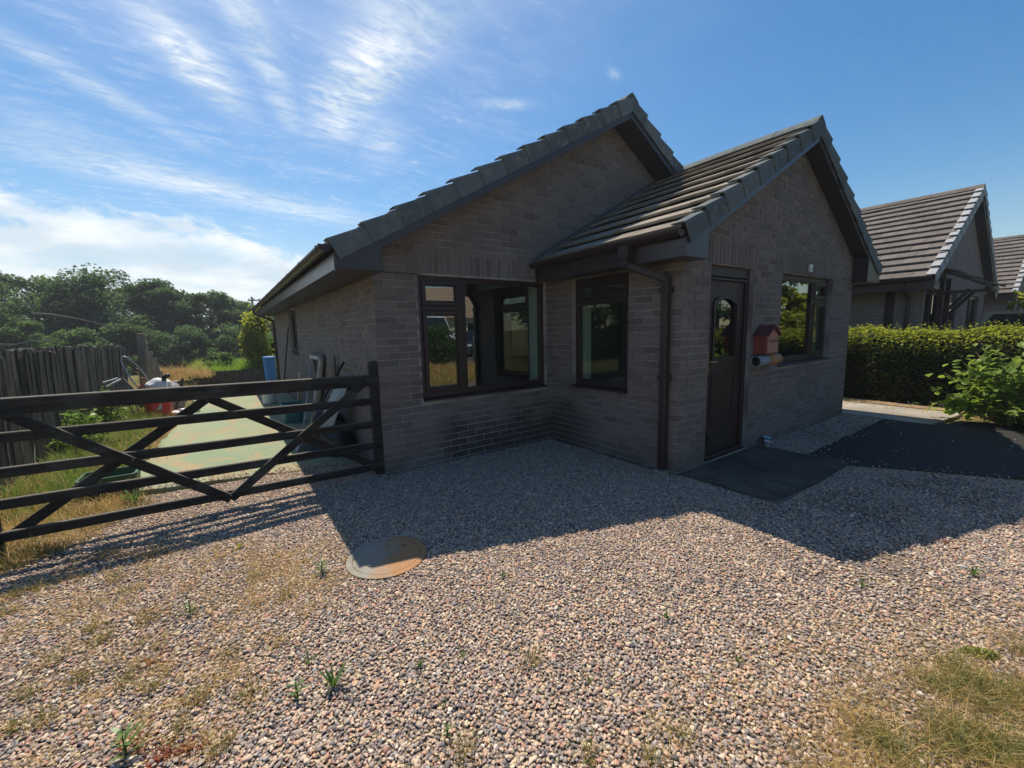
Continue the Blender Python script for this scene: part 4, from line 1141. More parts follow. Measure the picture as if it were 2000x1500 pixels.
p = G(1484, 868); pot('plastic_cup', 'pale blue plastic cup at the wall right of the door', (p.x, -1.965, .02), .034, .042, .085, m_simple('blue_plastic', (.28, .52, .60), .4, .4, .08))
p = G(1494, 884); pot('glass_jar', 'small whitish jar standing on the doorstep slab corner', (4.02, -2.03, .03), .032, .034, .06, m_simple('jar_white', (.55, .57, .55), .3, .5, .1))
def build_manhole():
    T = thing('manhole_cover', 'round rusty manhole cover set in the gravel', 'manhole cover', (MH[0], MH[1], 0))
    mb = MB(); mb.lathe([(MHR-.042, -.03), (MHR-.042, .012), (MHR-.06, .0135), (.12, .0135), (0, .0135)], (0, 0, 0), 40, False); mb.build('lid', COVER, T)
    mb = MB(); mb.lathe([(MHR-.039, -.03), (MHR-.039, .0125), (MHR, .0115), (MHR+.004, -.03)], (0, 0, 0), 40, False); mb.build('rim', COVER, T)
    mb = MB()
    for a in (.4, 3.5):
        mb.box(-.02, .02, -.006, .006, .0125, .0150, Fr((math.cos(a)*.15, math.sin(a)*.15, 0), (math.cos(a+1.57), math.sin(a+1.57), 0), (-math.sin(a+1.57), math.cos(a+1.57), 0)))
    mb.build('key_hole', m_simple('dark_iron', (.04, .035, .03), .8), T)
build_manhole()

# ------------------------------------------------------------------ the field gate
def build_gate():
    Y = .05
    T = thing('field_gate', 'dark weathered five bar wooden gate beside the bungalow wall', 'gate', (-.05, Y, 0))
    o = Vector((-.05, Y, 0)); L = 2.95
    def P(x, y, z): return Vector((x, Y+y, z))-o
    xl = -.05-L
    zt = lambda x: 0
    rails = [('top_rail', 1.04, .115, .075), ('rail', .812, .074, .036), ('rail', .566, .074, .036), ('rail', .342, .074, .036), ('rail', .108, .074, .036)]
    sag = lambda x: (-.05-x)*.018
    for nm, z, h, t in rails:
        mb = MB(); n = 6
        pts = [(-.06+(xl+.02+.06)*i/n) for i in range(n+1)]
        for a, b in zip(pts[:-1], pts[1:]):
            mb.bar(P(a, 0, z+sag(a)+(.0 if nm == 'rail' else -.01)), P(b, 0, z+sag(b)+(.0 if nm == 'rail' else -.01)), t, h)
        me = mb.mesh(nm); bm = bmesh.new(); bm.from_mesh(me); bmesh.ops.remove_doubles(bm, verts=bm.verts[:], dist=.0008)
        inner = [f for f in bm.faces if abs(f.normal.x) > .9 and -.1 > f.calc_center_median().x > xl+.1]
        bmesh.ops.delete(bm, geom=inner, context='FACES_ONLY')
        bmesh.ops.bevel(bm, geom=[e for e in bm.edges if len(e.link_faces) == 2 and e.calc_face_angle(0) > .6], offset=.006, segments=1, affect='EDGES')
        bm.to_mesh(me); bm.free(); me.materials.append(GATEW)
        link(bpy.data.objects.new(nm, me), T)
    mb = MB(); mb.prism([(-.045, .0), (.045, .0), (.045, 1.17), (.03, 1.195), (0, 1.205), (-.03, 1.195), (-.045, 1.17)], -.045, .045, Fr(P(-.045, 0, .03), (1, 0, 0), (0, 1, 0))); mb.build('hanging_stile', GATEW, T, bevel=.008)
    mb = MB(); mb.box(-.04, .04, -.04, .04, .02, 1.15, Fr(P(xl, 0, 0), (1, 0, 0), (0, 1, 0))); mb.build('slamming_stile', GATEW, T, bevel=.006)
    mb = MB(); mb.box(-.03, .03, -.034, .034, .0, .33, Fr(P(-2.72, 0, -.03), (1, 0, 0), (0, 1, 0))); mb.build('foot_post', GATEW, T, bevel=.006)
    f = -.036; b = .036
    for (x0, z0, x1, z1, y) in ((-2.62, 1.07, -1.36, .10, f), (-1.36, .10, -.17, 1.0, f), (-2.66, .14, -1.44, 1.0, b), (-1.44, 1.0, -.10, .12, b)):
        mb = MB(); mb.bar(P(x0, y, z0), P(x1, y, z1), .03, .072, up=(0, 0, 1)); mb.build('brace', GATEW, T, bevel=.004)
    BM = m_simple('gate_bolt', (.09, .08, .07), .5, .4, .2, 20, .6)
    for (x, z) in ((-1.36, .13), (-1.95, .58), (-.78, .545), (-1.44, .98)):
        bl = MB(); bl.tube([P(x, -.058, z), P(x, .058, z)], .011, 8); bl.build('bolt', BM, T)
    hg = MB(); hg.box(-.10, .09, -.052, -.046, 1.02, 1.06, Fr(P(-.045, 0, 0), (1, 0, 0), (0, 1, 0))); HM = m_simple('hinge_iron', (.03, .03, .03), .6); hg.build('hinge', HM, T)
    hg = MB(); hg.box(-.10, .09, -.052, -.046, .12, .16, Fr(P(-.045, 0, 0), (1, 0, 0), (0, 1, 0))); hg.build('hinge', HM, T)
build_gate()

# ------------------------------------------------------------------ palisade fence on the left
def board_mesh(w, h, t=.025):
    mb = MB(); n = 5; V = []
    for i in range(n+1):
        z = h*i/n; q = random.uniform(-.008, .008); ww = w*random.uniform(.9, 1.06)
        for x, y in ((-ww/2+q, 0), (ww/2+q, 0), (ww/2+q, t), (-ww/2+q, t)): V.append((x, y+random.uniform(-.003, .003), z+(random.uniform(-.012, .012) if i == n else 0)))
    F = [(0, 3, 2, 1), tuple(range(4*n, 4*n+4))]
    for i in range(n):
        for j in range(4): F.append((4*i+j, 4*i+(j+1) % 4, 4*i+4+(j+1) % 4, 4*i+4+j))
    mb.add(V, F); me = mb.mesh('plank', True, .002); return me
def build_fence():
    T = thing('palisade_fence', 'long grey fence of rough upright slabs along the left side', 'fence', (-3.22, 4, 0))
    meshes = [board_mesh(random.uniform(.055, .10), 1.42) for _ in range(12)]
    for m in meshes: m.materials.append(FENCEW)
    y = .4
    while y < 8.9:
        me = random.choice(meshes); o = link(bpy.data.objects.new('plank', me), T)
        w = me.vertices[1].co.x-me.vertices[0].co.x
        k = random.uniform(.965, 1.03)*(1.0 if y < 6 else .97)
        M = Matrix.Translation((random.uniform(-.014, .014), y-4, -.03)) @ Matrix.Rotation(math.pi/2, 4, 'Z') @ Matrix.Rotation(random.gauss(0, .025)+.015, 4, 'Y') @ Matrix.Rotation(random.gauss(.0, .012), 4, 'X') @ Matrix.Diagonal((1, 1, k, 1))
        o.matrix_local = M
        y += w*.98+random.choice((.004, .006, .012, .02, .004))
    for z in (.35, 1.1):
        mb = MB(); mb.box(-.062, -.024, -3.7, 4.95, z-.045, z+.045); mb.build('rail', FENCEW, T)
    for yy in (-3, -.5, 2.0, 4.4):
        mb = MB(); mb.box(-.155, -.064, yy-.045, yy+.045, -.1, 1.3); mb.build('post', FENCEW, T)
build_fence()
def build_tall_boards():
    T = thing('board_fence', 'short run of tall brown upright boards beyond the palisade fence, stepping down', 'fence', (-3.05, 9.6, 0))
    spec = [(256, 273, 652), (274, 283, 670), (284, 293, 687), (294, 302, 700), (303, 309, 712), (310, 316, 724), (317, 322, 733)]
    for i, (u0, u1, v) in enumerate(spec):
        yy = 9.0+i*.62
        p0 = on('y', yy, u0, v); p1 = on('y', yy, u1, v); w = max(.09, (p1.x-p0.x)*.96); h = max(.35, p0.z+.05)
        me = board_mesh(w, h, .028); me.materials.append(OLDW)
        o = link(bpy.data.objects.new('plank', me), T)
        o.matrix_local = Matrix.Translation(((p0.x+p1.x)/2+3.05, yy-9.6, -.05)) @ Matrix.Rotation(random.gauss(.03, .02), 4, 'Y')
build_tall_boards()

# ------------------------------------------------------------------ low wall, bank, bins and clutter in the yard
def build_low_wall():
    T = thing('retaining_wall', 'low dark stone wall holding up the green bank behind the yard', 'wall', (-1.3, 11.5, 0))
    x0, x1 = -2.15, .2
    mb = MB(); mb.box(x0+1.3, x1+1.3, .03, .30, -.05, .38); mb.build('backing', MORTAR, T)
    z = -.03
    while z < .40:
        h = random.uniform(.09, .13); x = x0-random.uniform(0, .1)
        while x < x1:
            w = random.uniform(.16, .34); mb = MB(); mb.box(x+1.3+.006, x+1.3+w-.006, -.03+random.uniform(-.012, .015), .10, z+.005, z+h-.005)
            me = mb.mesh('stone', True, .014, 2); me.materials.append(STONE); link(bpy.data.objects.new('stone', me), T); x += w
        z += h
build_low_wall()
def make_bank():
    xs = np.linspace(-5.2, 6, 40); ys = np.linspace(11.55, 19, 26)
    Xg, Yg = np.meshgrid(xs, ys, indexing='ij'); Zg = .36 + .10*sstep(Yg, 11.6, 14) - 3.2*sstep(Yg, 14.2, 22) + .05*np.sin(Xg*2.1)*np.cos(Yg*1.7)
    Zg = np.where(Xg < -2.1, Zg*sstep(Yg, 11.5, 13.5)*.8 - .04, Zg)
    m = len(ys); n = len(xs); i, j = np.meshgrid(np.arange(n-1), np.arange(m-1), indexing='ij')
    F = np.stack([i*m+j, (i+1)*m+j, (i+1)*m+j+1, i*m+j+1], -1).reshape(-1)
    me = np_mesh('bank', np.stack([Xg, Yg, Zg], -1).reshape(-1, 3), F, 4, True); me.materials.append(GROUND)
    o = tag(link(bpy.data.objects.new('grass_bank', me)), kind='structure')
    return lambda x, y: (.36+.10*sstep(y, 11.6, 14)-3.2*sstep(y, 14.2, 22)+.05*np.sin(x*2.1)*np.cos(y*1.7))*np.where(x < -2.1, sstep(y, 11.5, 13.5)*.8, 1)-np.where(x < -2.1, .04, 0)
bank_h = make_bank()

BLUEP = m_simple('blue_bin_plastic', (.03, .17, .46), .45, .4, .1, 5); REDP = m_simple('red_plastic', (.72, .018, .02), .4, .45, .1, 5)
TEALP = m_simple('teal_plastic', (.02, .16, .18), .45, .4, .15, 6); WHITEP = m_simple('white_bucket', (.62, .65, .64), .5, .4, .12, 8)
BLACKP = m_simple('black_plastic', (.016, .016, .018), .45, .4, .2, 8); GREENP = m_simple('green_crate', (.025, .085, .04), .5, .4, .15, 8)
GREYM = m_simple('grey_metal', (.36, .38, .39), .4, .5, .15, 10, .5); WHITEB = m_simple('white_sack', (.74, .74, .74), .7, .3, .08, 6)
def tub(name, label, cat, loc, sx, sy, h, taper, mat, rim=.02, lid=None, round_=.25, rz=0.0):
    """Open tapered container with rounded corners."""
    T = thing(name, label, cat, loc, rz)
    def ring(k_, z):
        pts = []; n = 5; r = round_*min(sx, sy)*k_
        for q, (cx, cy) in enumerate(((1, 1), (-1, 1), (-1, -1), (1, -1))):
            for i in range(n):
                a = (q+i/(n-1))*math.pi/2; pts.append((cx*(sx/2*k_-r)+math.cos(a)*r, cy*(sy/2*k_-r)+math.sin(a)*r, z))
        return pts
    lv = [(taper, 0), (1, h), (1+rim*2, h), (1+rim*2, h+.025), (.93, h+.025), (taper*.92, .02)]
    V = []; K = 20
    for k_, z in lv: V += ring(k_, z)
    F = [(i*K+j, i*K+(j+1) % K, (i+1)*K+(j+1) % K, (i+1)*K+j) for i in range(len(lv)-1) for j in range(K)]
    F += [tuple(range(K))[::-1], tuple(range((len(lv)-1)*K, len(lv)*K))]
    mb = MB(); mb.add(V, F); mb.build('tub', mat, T, bevel=0)
    if lid:
        mb = MB(); V = ring(1.06, h+.028)+ring(1.04, h+.055)+ring(.7, h+.07)
        mb.add(V, [tuple(range(K))[::-1], tuple(range(2*K, 3*K))]+[(i*K+j, i*K+(j+1) % K, (i+1)*K+(j+1) % K, (i+1)*K+j) for i in range(2) for j in range(K)]); mb.build('lid', lid, T)
    return T
tub('blue_bin', 'tall blue plastic bin at the far corner of the bungalow', 'bin', (-.17, 10.35, .022), .32, .40, .80, .86, BLUEP, lid=BLUEP)
rt = tub('red_tub', 'bright red plastic tub with pale label among the junk', 'tub', (-2.42, 6.05, .0), .40, .38, .44, .84, REDP, rz=.35)
mb = MB(); mb.box(-.055, .055, -.194, -.184, .16, .28, Fr((0, 0, 0), (1, 0, 0), (0, 1, 0))); lb = mb.build('label', m_simple('paper_label', (.62, .6, .56), .8, .1, .06), rt)
lb.matrix_local = Matrix.Rotation(-.25, 4, 'Z') @ Matrix.Rotation(-.06, 4, 'X')
tub('teal_tub', 'dark teal plastic tub beside the leaning boards', 'tub', (-.40, 3.75, .022), .34, .30, .30, .88, TEALP, lid=None)
tub('white_bucket', 'white bucket in the shade by the bungalow side wall', 'bucket', (-.55, 6.3, .022), .30, .30, .28, .85, WHITEP, round_=.5)
tub('green_crate', 'dark green plastic crate on the ground behind the gate', 'crate', (-2.32, 1.22, .0), .42, .34, .19, .9, GREENP, round_=.12)
tub('black_crate', 'black plastic crate standing on dry grass at the yard end', 'crate', (-2.30, 10.8, .0), .42, .32, .26, .92, BLACKP, round_=.1)
def build_junk():
    # white sacks in and behind the red tub
    def blob(name, label, cat, loc, s, mat, seed, rz=0):
        bm = bmesh.new(); bmesh.ops.create_icosphere(bm, subdivisions=3, radius=.5)
        rr = random.Random(seed); ph = [rr.uniform(0, 6) for _ in range(6)]
        for v in bm.verts:
            c = v.co; k = 1+.10*math.sin(c.x*9+ph[0])*math.sin(c.y*8+ph[1])+.07*math.sin(c.z*13+ph[2]+c.x*6)+.05*math.sin(c.y*19+ph[3])
            v.co = Vector((c.x*k*s[0], c.y*k*s[1], max(c.z*k, -.36)*s[2]))
        for f in bm.faces: f.smooth = True
        me = bpy.data.meshes.new(name); bm.to_mesh(me); bm.free(); me.materials.append(mat)
        o = link(bpy.data.objects.new(name, me)); o.location = loc; o.rotation_euler = (0, 0, rz); return tag(o, label, cat)
    blob('white_sack', 'crumpled white sack heaped on top of the red tub', 'sack', (-2.38, 6.12, .60), (.40, .34, .30), WHITEB, 3)
    blob('grey_sack', 'grey stuffed sack slumped behind the red tub', 'sack', (-2.25, 6.75, .28), (.5, .5, .62), m_simple('grey_sack_cloth', (.22, .22, .25), .8), 5)
    blob('black_bag', 'black bin bag lying against the wall behind the gate', 'bag', (-.22, 1.25, .17), (.40, .62, .46), BLACKP, 8)
    blob('dark_bag', 'larger black bag behind the leaning grey sheet', 'bag', (-.20, 1.85, .25), (.36, .5, .62), BLACKP, 12, .4)
    def pole(name, label, cat, pts, r, mat, cap=None):
        mb = MB(); mb.tube(pts, r, 8); o = mb.build(name, mat); return tag(o, label, cat)
    T = thing('white_pipe', 'upright white plastic pipe with dark elbow in the red tub', 'pipe', (-2.28, 6.02, .12))
    mb = MB(); mb.tube([(0, 0, 0), (.0, 0, .60)], .036, 10); mb.build('pipe', WHITEB, T)
    mb = MB(); mb.tube([(0, 0, .59), (.01, 0, .65), (.06, .0, .68), (.10, 0, .68)], .042, 10); mb.build('elbow', BLACKP, T)
    hoop = []
    a0 = on('y', 6.35, 285, 762); a1 = on('y', 6.45, 238, 700)
    top = on('y', 6.45, 243, 698); q = [on('y', 6.3, 283, 768), on('y', 6.3, 262, 748), on('y', 6.35, 244, 722), on('y', 6.4, 236, 704), on('y', 6.4, 240, 697), on('y', 6.4, 249, 699), on('y', 6.45, 266, 713), on('y', 6.5, 283, 733), on('y', 6.5, 292, 752)]
    q = [p+(Vector((0, 0, 0))) for p in q]
    pts = []
    for i in range(len(q)-1):
        for t in (0, .25, .5, .75):
            p0 = q[max(0, i-1)]; p1 = q[i]; p2 = q[i+1]; p3 = q[min(len(q)-1, i+2)]
            pts.append(.5*((2*p1)+(p2-p0)*t+(2*p0-5*p1+4*p2-p3)*t*t+(3*p1-p0-3*p2+p3)*t**3))
    pts.append(q[-1])
    pole('hose_loop', 'thin grey hose bent into a tall loop above the junk', 'hose', pts, .013, GREYM)
    for k, (a, b, lab) in enumerate((((200, 748), (230, 739), 'upper of two pale metal bars propped at the fence'), ((206, 756), (236, 741), 'lower of two pale metal bars propped at the fence'))):
        p0 = on('y', 5.4, *a); p1 = on('y', 5.7, *b); mb = MB(); mb.bar(p0, p1, .03, .028); mb.build
        o = mb.build('metal_bar', GREYM, bevel=.002); tag(o, lab, 'bar', 'metal bars at the fence')
    def plank(name, label, a, b, w, t, mat, up=(0, 1, 0), group=None, cat='board'):
        mb = MB(); mb.bar(a, b, w, t, up=up); o = mb.build(name, mat, bevel=.003); return tag(o, label, cat, group)
    plank('timber_offcut', 'pale timber offcut leaning on the junk left of the red tub', (-2.62, 6.1, .25), (-2.95, 6.25, .78), .14, .05, OLDW, (0, 1, 0))
    plank('brown_board', 'short brown board standing in the red tub beside the sack', on('y', 6.2, 281, 762), on('y', 6.2, 279, 737), .06, .03, m_simple('brown_board', (.33, .15, .08), .8), (0, 1, 0))
    plank('white_strip', 'white strip lying across the heap behind the tub', (-2.62, 6.35, .52), (-2.10, 6.30, .66), .07, .025, WHITEB, (0, 0, 1))
    plank('dark_batten', 'dark batten sticking out of the heap right of the tub', (-2.20, 6.30, .05), (-2.02, 6.38, .70), .05, .035, BLACKP, (0, 1, 0))
    plank('grey_plank', 'grey plank propped low across the heap left of the tub', (-3.02, 6.0, .35), (-2.62, 6.15, .52), .10, .03, PALEW, (0, 0, 1))
    blob('red_rag', 'dull red cloth bundled on the junk beside the sack', 'cloth', (-2.60, 6.35, .55), (.24, .2, .18), m_simple('red_cloth', (.24, .07, .05), .9), 15)
    blob('white_paper', 'white crumpled sheet lying on the yard beside the tub', 'sheet', (-2.02, 6.2, .05), (.5, .34, .12), WHITEB, 19, .3)
    # rusty lattice leaning at the fence left of the tub
    T = thing('wire_panel', 'rusty wire mesh panel leaning on the fence beside the red tub', 'panel', (-2.85, 5.6, 0))
    for k in range(7):
        mb = MB(); mb.tube([(-.28+.09*k*.9, -.25+.10*k, .0), (-.34+.07*k*.9, -.20+.10*k, .62)], .009, 6); mb.build('wire', BARK, T)
    for k in range(5):
        z = .08+.12*k; mb = MB(); mb.tube([(-.29, -.25, z), (.20, .36, z)], .008, 6); mb.build('wire', BARK, T)
    plank('timber_strip', 'narrow weathered strip lying in the weeds by the fence', on('z', .06, 203, 868), on('z', .08, 236, 860), .04, .03, BARK, (0, 0, 1))
    # things leaning on the side wall
    def lean(name, label, ub, vb, zb, ytop, ut, vt, w, t, mat, cat='board', xtop=-.03):
        top = on('x', xtop, ut, vt); bot = on('z', zb, ub, vb)
        mb = MB(); d = (top-bot).normalized(); mb.bar(bot, top, w, t, up=(1, 0, 0)); o = mb.build(name, mat, bevel=.003); return tag(o, label, cat)
    lean('pale_board', 'wide pale weathered board leaning against the side wall', 592, 842, .03, 0, 609, 698, .17, .03, PALEW)
    T = thing('old_door_frame', 'pale timber frame corner leaning beside the wide board', 'frame', (-.2, 2.9, 0))
    o = Vector((-.2, 2.9, 0)); b1 = on('z', .03, 609, 832); t1 = on('x', -.05, 628, 699); t2 = on('x', -.04, 611, 696)
    mb = MB(); mb.bar(b1-o, t1-o, .075, .05, up=(1, 0, 0)); mb.build('jamb', PALEW, T, bevel=.003)
    mb = MB(); mb.bar(t2-o+Vector((-.03, 0, .0)), t1-o+Vector((-.03, .0, .0)), .05, .06, up=(0, 0, 1)); mb.build('head', PALEW, T, bevel=.003)
    lean('dark_board', 'dark narrow board on edge right of the pale timber frame', 622, 820, .03, 0, 633, 697, .10, .02, BLACKP)
    # dark pointed offcut: a triangle with its own thickness
    for (pts_, lab) in (([(646, 762), (656, 760), (652, 694)], 'tall dark pointed offcut leaning against the side wall'),):
        P_ = [on('x', -.06, *p) for p in pts_]; mb = MB(); V = [p for p in P_]+[p+Vector((.018, 0, 0)) for p in P_]
        mb.add(V, [(0, 1, 2), (5, 4, 3), (0, 3, 4, 1), (1, 4, 5, 2), (2, 5, 3, 0)]); tag(mb.build('slate_offcut', BLACKP), lab, 'offcut')
    a = on('z', .05, 622, 800); tag((lambda m: m.build('iron_bar', BLACKP))(MB().tube([on('x', -.42, 620, 800), on('x', -.06, 672, 707)], .016, 8)), 'dark iron bar leaning diagonally before the grey sheet', 'bar')
    P_ = [on('x', -.45, 610, 852), on('x', -.30, 645, 846), on('x', -.05, 686, 733), on('x', -.06, 662, 738)]
    mb = MB(); mb.add([p for p in P_]+[p+Vector((.012, .004, 0)) for p in P_], [(0, 1, 2, 3), (7, 6, 5, 4), (0, 4, 5, 1), (1, 5, 6, 2), (2, 6, 7, 3), (3, 7, 4, 0)])
    tag(mb.build('grey_sheet', m_simple('corrugated_grey', (.30, .335, .31), .5, .4, .2, 9)), 'greenish grey rigid sheet leaning against the side wall', 'sheet')
    P_ = [on('y', 1.30, 578, 886), on('y', 1.35, 592, 858), on('y', 1.55, 628, 865), on('y', 1.5, 640, 892)]
    mb = MB(); mb.add([p for p in P_]+[p+Vector((.0, .10, .05)) for p in P_], [(0, 1, 2, 3), (7, 6, 5, 4), (0, 4, 5, 1), (1, 5, 6, 2), (2, 6, 7, 3), (3, 7, 4, 0)])
    tag(mb.build('metal_hood', GREYM, bevel=.012, seg=2), 'dull metal hood lying on the gravel behind the gate', 'hood')
    tag((lambda m: m.build('long_pole', BARK))(MB().tube([on('x', -.32, 555, 748), on('x', -.03, 563, 640)], .014, 8)), 'thin long pole leaning by the side window', 'pole')
    lean('short_post', 'short pale post standing by the side wall', 583, 790, .03, 0, 586, 730, .06, .05, PALEW, 'post', -.25)
build_junk()

# ------------------------------------------------------------------ vegetation
LEAF_DK = m_leaf('tree_leaf', [(0, (.040, .078, .052)), (.4, (.056, .102, .062)), (.75, (.076, .126, .066)), (1, (.10, .155, .07))], .52, .015)
LEAF_MD = m_leaf('tree_leaf_light', [(0, (.056, .102, .054)), (.45, (.08, .135, .06)), (.8, (.108, .17, .064)), (1, (.145, .21, .075))], .55, .015)
LEAF_YG = m_leaf('bush_leaf', [(0, (.11, .15, .02)), (.4, (.19, .225, .03)), (.8, (.27, .28, .04)), (1, (.36, .33, .055))], .66, .01, (.46, .50, .05))
LEAF_HEDGE = m_leaf('hedge_leaf', [(0, (.03, .05, .012)), (.45, (.06, .085, .016)), (.8, (.11, .125, .022)), (1, (.19, .17, .035))], .35, .015)
LEAF_SHRUB = m_leaf('shrub_leaf', [(0, (.11, .20, .035)), (.4, (.19, .30, .045)), (.75, (.27, .35, .06)), (.9, (.36, .34, .06)), (1, (.48, .26, .08))], .58, .02, (.30, .42, .05))
GRASS_GR = m_leaf('grass_green', [(0, (.08, .15, .02)), (.5, (.15, .25, .035)), (1, (.25, .31, .06))], .48, .02)
STRAW = m_straw('dry_grass', [(0, (.28, .17, .05)), (.4, (.46, .30, .09)), (.8, (.60, .43, .17)), (1, (.70, .56, .29))])
BANKG = m_leaf('bank_grass', [(0, (.13, .24, .02)), (.5, (.22, .36, .035)), (1, (.33, .42, .06))], .5, .02, (.3, .5, .04))
DEAD = m_straw('dead_grass', [(0, (.12, .085, .045)), (.5, (.22, .155, .08)), (1, (.36, .26, .14))], .15, (.25, .16, .08))
OLIVE = m_straw('olive_grass', [(0, (.09, .10, .02)), (.4, (.16, .16, .04)), (.75, (.21, .21, .06)), (1, (.36, .30, .11))], .3, (.24, .25, .06))

def make_tree(name, label, base, height, crown_r, mat, n_leaf, seed, leaf=.24, crown_lo=.25, flat_=.55, group=None, clumps=34, spread=1.0):
    rr = random.Random(seed); r2 = np.random.default_rng(seed)
    T = thing(name, label, 'tree', base, 0, group)
    mb = MB(); th = height*.62
    bend = [Vector((rr.uniform(-.1, .1)*height*.25*i/4, rr.uniform(-.1, .1)*height*.25*i/4, th*i/4)) for i in range(5)]
    rad = [height*.026*(1-.17*i) for i in range(5)]; rad[0] *= 1.4
    mb.tube(bend, rad, 8)
    cs = []
    for k in range(clumps):
        a = rr.uniform(0, 2*math.pi); z = crown_lo+(1-crown_lo)*(rr.random()**.8)
        prof = math.sin(min(1, max(0, (z-crown_lo)/(1-crown_lo)))*math.pi*.82+.42)**.7
        q = crown_r*prof*(rr.random()**.42)*spread
        cs.append(Vector((math.cos(a)*q, math.sin(a)*q, height*z*.95)))
    for c in rr.sample(cs, min(11, clumps)):
        s = bend[rr.choice((1, 2, 3, 4))]; m = s.lerp(c, .5)+Vector((0, 0, -height*.03))
        mb.tube([s, m, c], [height*.010, height*.007, height*.003], 6)
    mb.build('trunk', BARK, T)
    P = []; per = n_leaf//clumps
    for c in cs:
        rad_ = crown_r*rr.uniform(.17, .33); n = int(per*rr.uniform(.6, 1.4))
        d = r2.standard_normal((n, 3)); d /= np.linalg.norm(d, axis=1)[:, None]; d *= (r2.random((n, 1))**.45)*rad_
        d[:, 2] *= flat_*rr.uniform(.8, 1.25)
        P.append(d+np.array(c))
    me = leaf_mesh('crown', np.concatenate(P), leaf, .62, .35, .3); me.materials.append(mat)
    link(bpy.data.objects.new('crown', me), T)
    return T
def tree_line():
    spec = [  # photo column, top row, distance, crown radius, material, what it looks like
        (-150, 540, 31, 3.4, LEAF_DK, 'broad dark tree leaning in past the left frame edge'),
        (5, 533, 33, 2.7, LEAF_DK, 'tall tree at the far left with bushy dark top'),
        (95, 547, 34, 2.5, LEAF_MD, 'mid green tree with a flat lower top, left of the tallest'),
        (188, 532, 32, 2.7, LEAF_DK, 'tallest wide round topped tree above the palisade fence'),
        (262, 560, 34.5, 2.2, LEAF_MD, 'lighter tree filling the gap behind the tall boards'),
        (316, 549, 32, 2.1, LEAF_DK, 'dense dark tree above the tall brown boards'),
        (362, 585, 35, 1.9, LEAF_DK, 'lower dark tree in the dip of the tree line'),
        (405, 566, 32.5, 2.0, LEAF_MD, 'domed tree with open airy top beside the dip'),
        (462, 584, 33, 1.9, LEAF_MD, 'pale green tree nearest the bungalow gutter end'),
        (525, 600, 36, 2.2, LEAF_DK, 'dark tree half hidden behind the bungalow corner')]
    for i, (u, v, D, r, m, lab) in enumerate(spec):
        top = at_dist(u, v, D); z0 = -2.35
        make_tree('broadleaf_tree', lab, (top.x, top.y, z0), (top.z-z0)*1.02, r, m, 30000, 100+i, .135, .08, .78, 'trees beyond the yard', 74, 1.08)
    under = [(40, 640, 27, 1.7, LEAF_MD, 'light green bushy tree low behind the left fence'), (150, 655, 26.5, 1.6, LEAF_MD, 'small tree behind the fence below the tallest tree'),
             (235, 640, 28, 1.7, LEAF_DK, 'small dark tree behind the end of the palisade fence'), (330, 640, 28, 1.9, LEAF_DK, 'dark thicket tree behind the stepped boards'),
             (395, 650, 27.5, 1.8, LEAF_DK, 'dark thicket tree above the black crate'), (455, 645, 28, 1.8, LEAF_MD, 'mid green thicket tree above the stone wall'), (500, 655, 28, 1.6, LEAF_DK, 'dark thicket tree beside the yellow green bush')]
    for i, (u, v, D, r, m, lab) in enumerate(under):
        top = at_dist(u, v, D); z0 = -2.3
        make_tree('understory_tree', lab, (top.x, top.y, z0), top.z-z0+.3, r, m, 15000, 300+i, .12, .0, .7, 'low trees under the tree line', 34, 1.15)
tree_line()

def make_bush(name, label, base, rx, ry, h, mat, n, leaf, seed, stems=7, cat='bush', lo=0.0, clumps=26, aspect=.6):
    rr = random.Random(seed); r2 = np.random.default_rng(seed)
    T = thing(name, label, cat, base)
    P = []; tips = []
    for k in range(clumps):
        a = rr.uniform(0, 6.283); z = lo+(1-lo)*rr.random()**.75; q = math.sqrt(max(.05, 1-(z*.92)**2.2))*rr.random()**.4
        c = np.array([math.cos(a)*q*rx, math.sin(a)*q*ry, z*h]); tips.append(c)
        m = int(n/clumps*rr.uniform(.6, 1.4)); d = r2.standard_normal((m, 3))*np.array([rx, ry, h*.55])*.17; P.append(c+d)
    P = np.concatenate(P); P[:, 2] = np.abs(P[:, 2])
    me = leaf_mesh('foliage', P, leaf, aspect, .5, .3); me.materials.append(mat); link(bpy.data.objects.new('foliage', me), T)
    mb = MB()
    for c in rr.sample(tips, min(stems, len(tips))):
        mb.tube([(c[0]*.1, c[1]*.1, 0), (c[0]*.5, c[1]*.5, c[2]*.6), tuple(c)], [h*.014, h*.01, h*.005], 6)
    mb.build('stems', BARK, T)
    return T
make_bush('evergreen_bush', 'yellow green bush beside the bungalow downpipe, over the blue bin', (-.33, 12.2, .3), .46, .55, 1.78, LEAF_YG, 5600, .10, 41, clumps=36)
make_bush('dark_bush', 'dark shrub on the bank behind the blue bin', (-.02, 12.9, .3), .6, .6, 1.2, LEAF_DK, 3000, .11, 42)
make_bush('bank_shrub', 'loose leafy shrub on the bank above the stone wall', (-1.40, 12.6, .42), .45, .4, .55, LEAF_MD, 700, .10, 43)
make_bush('fence_weed', 'leafy weed clump growing at the foot of the fence', (-3.0, 3.6, 0), .25, .45, .52, GRASS_GR, 600, .075, 44, cat='weed')
make_bush('nettle_clump', 'taller nettle clump between the fence and wire panel', (-2.95, 5.0, 0), .22, .4, .62, GRASS_GR, 650, .07, 45, cat='weed')

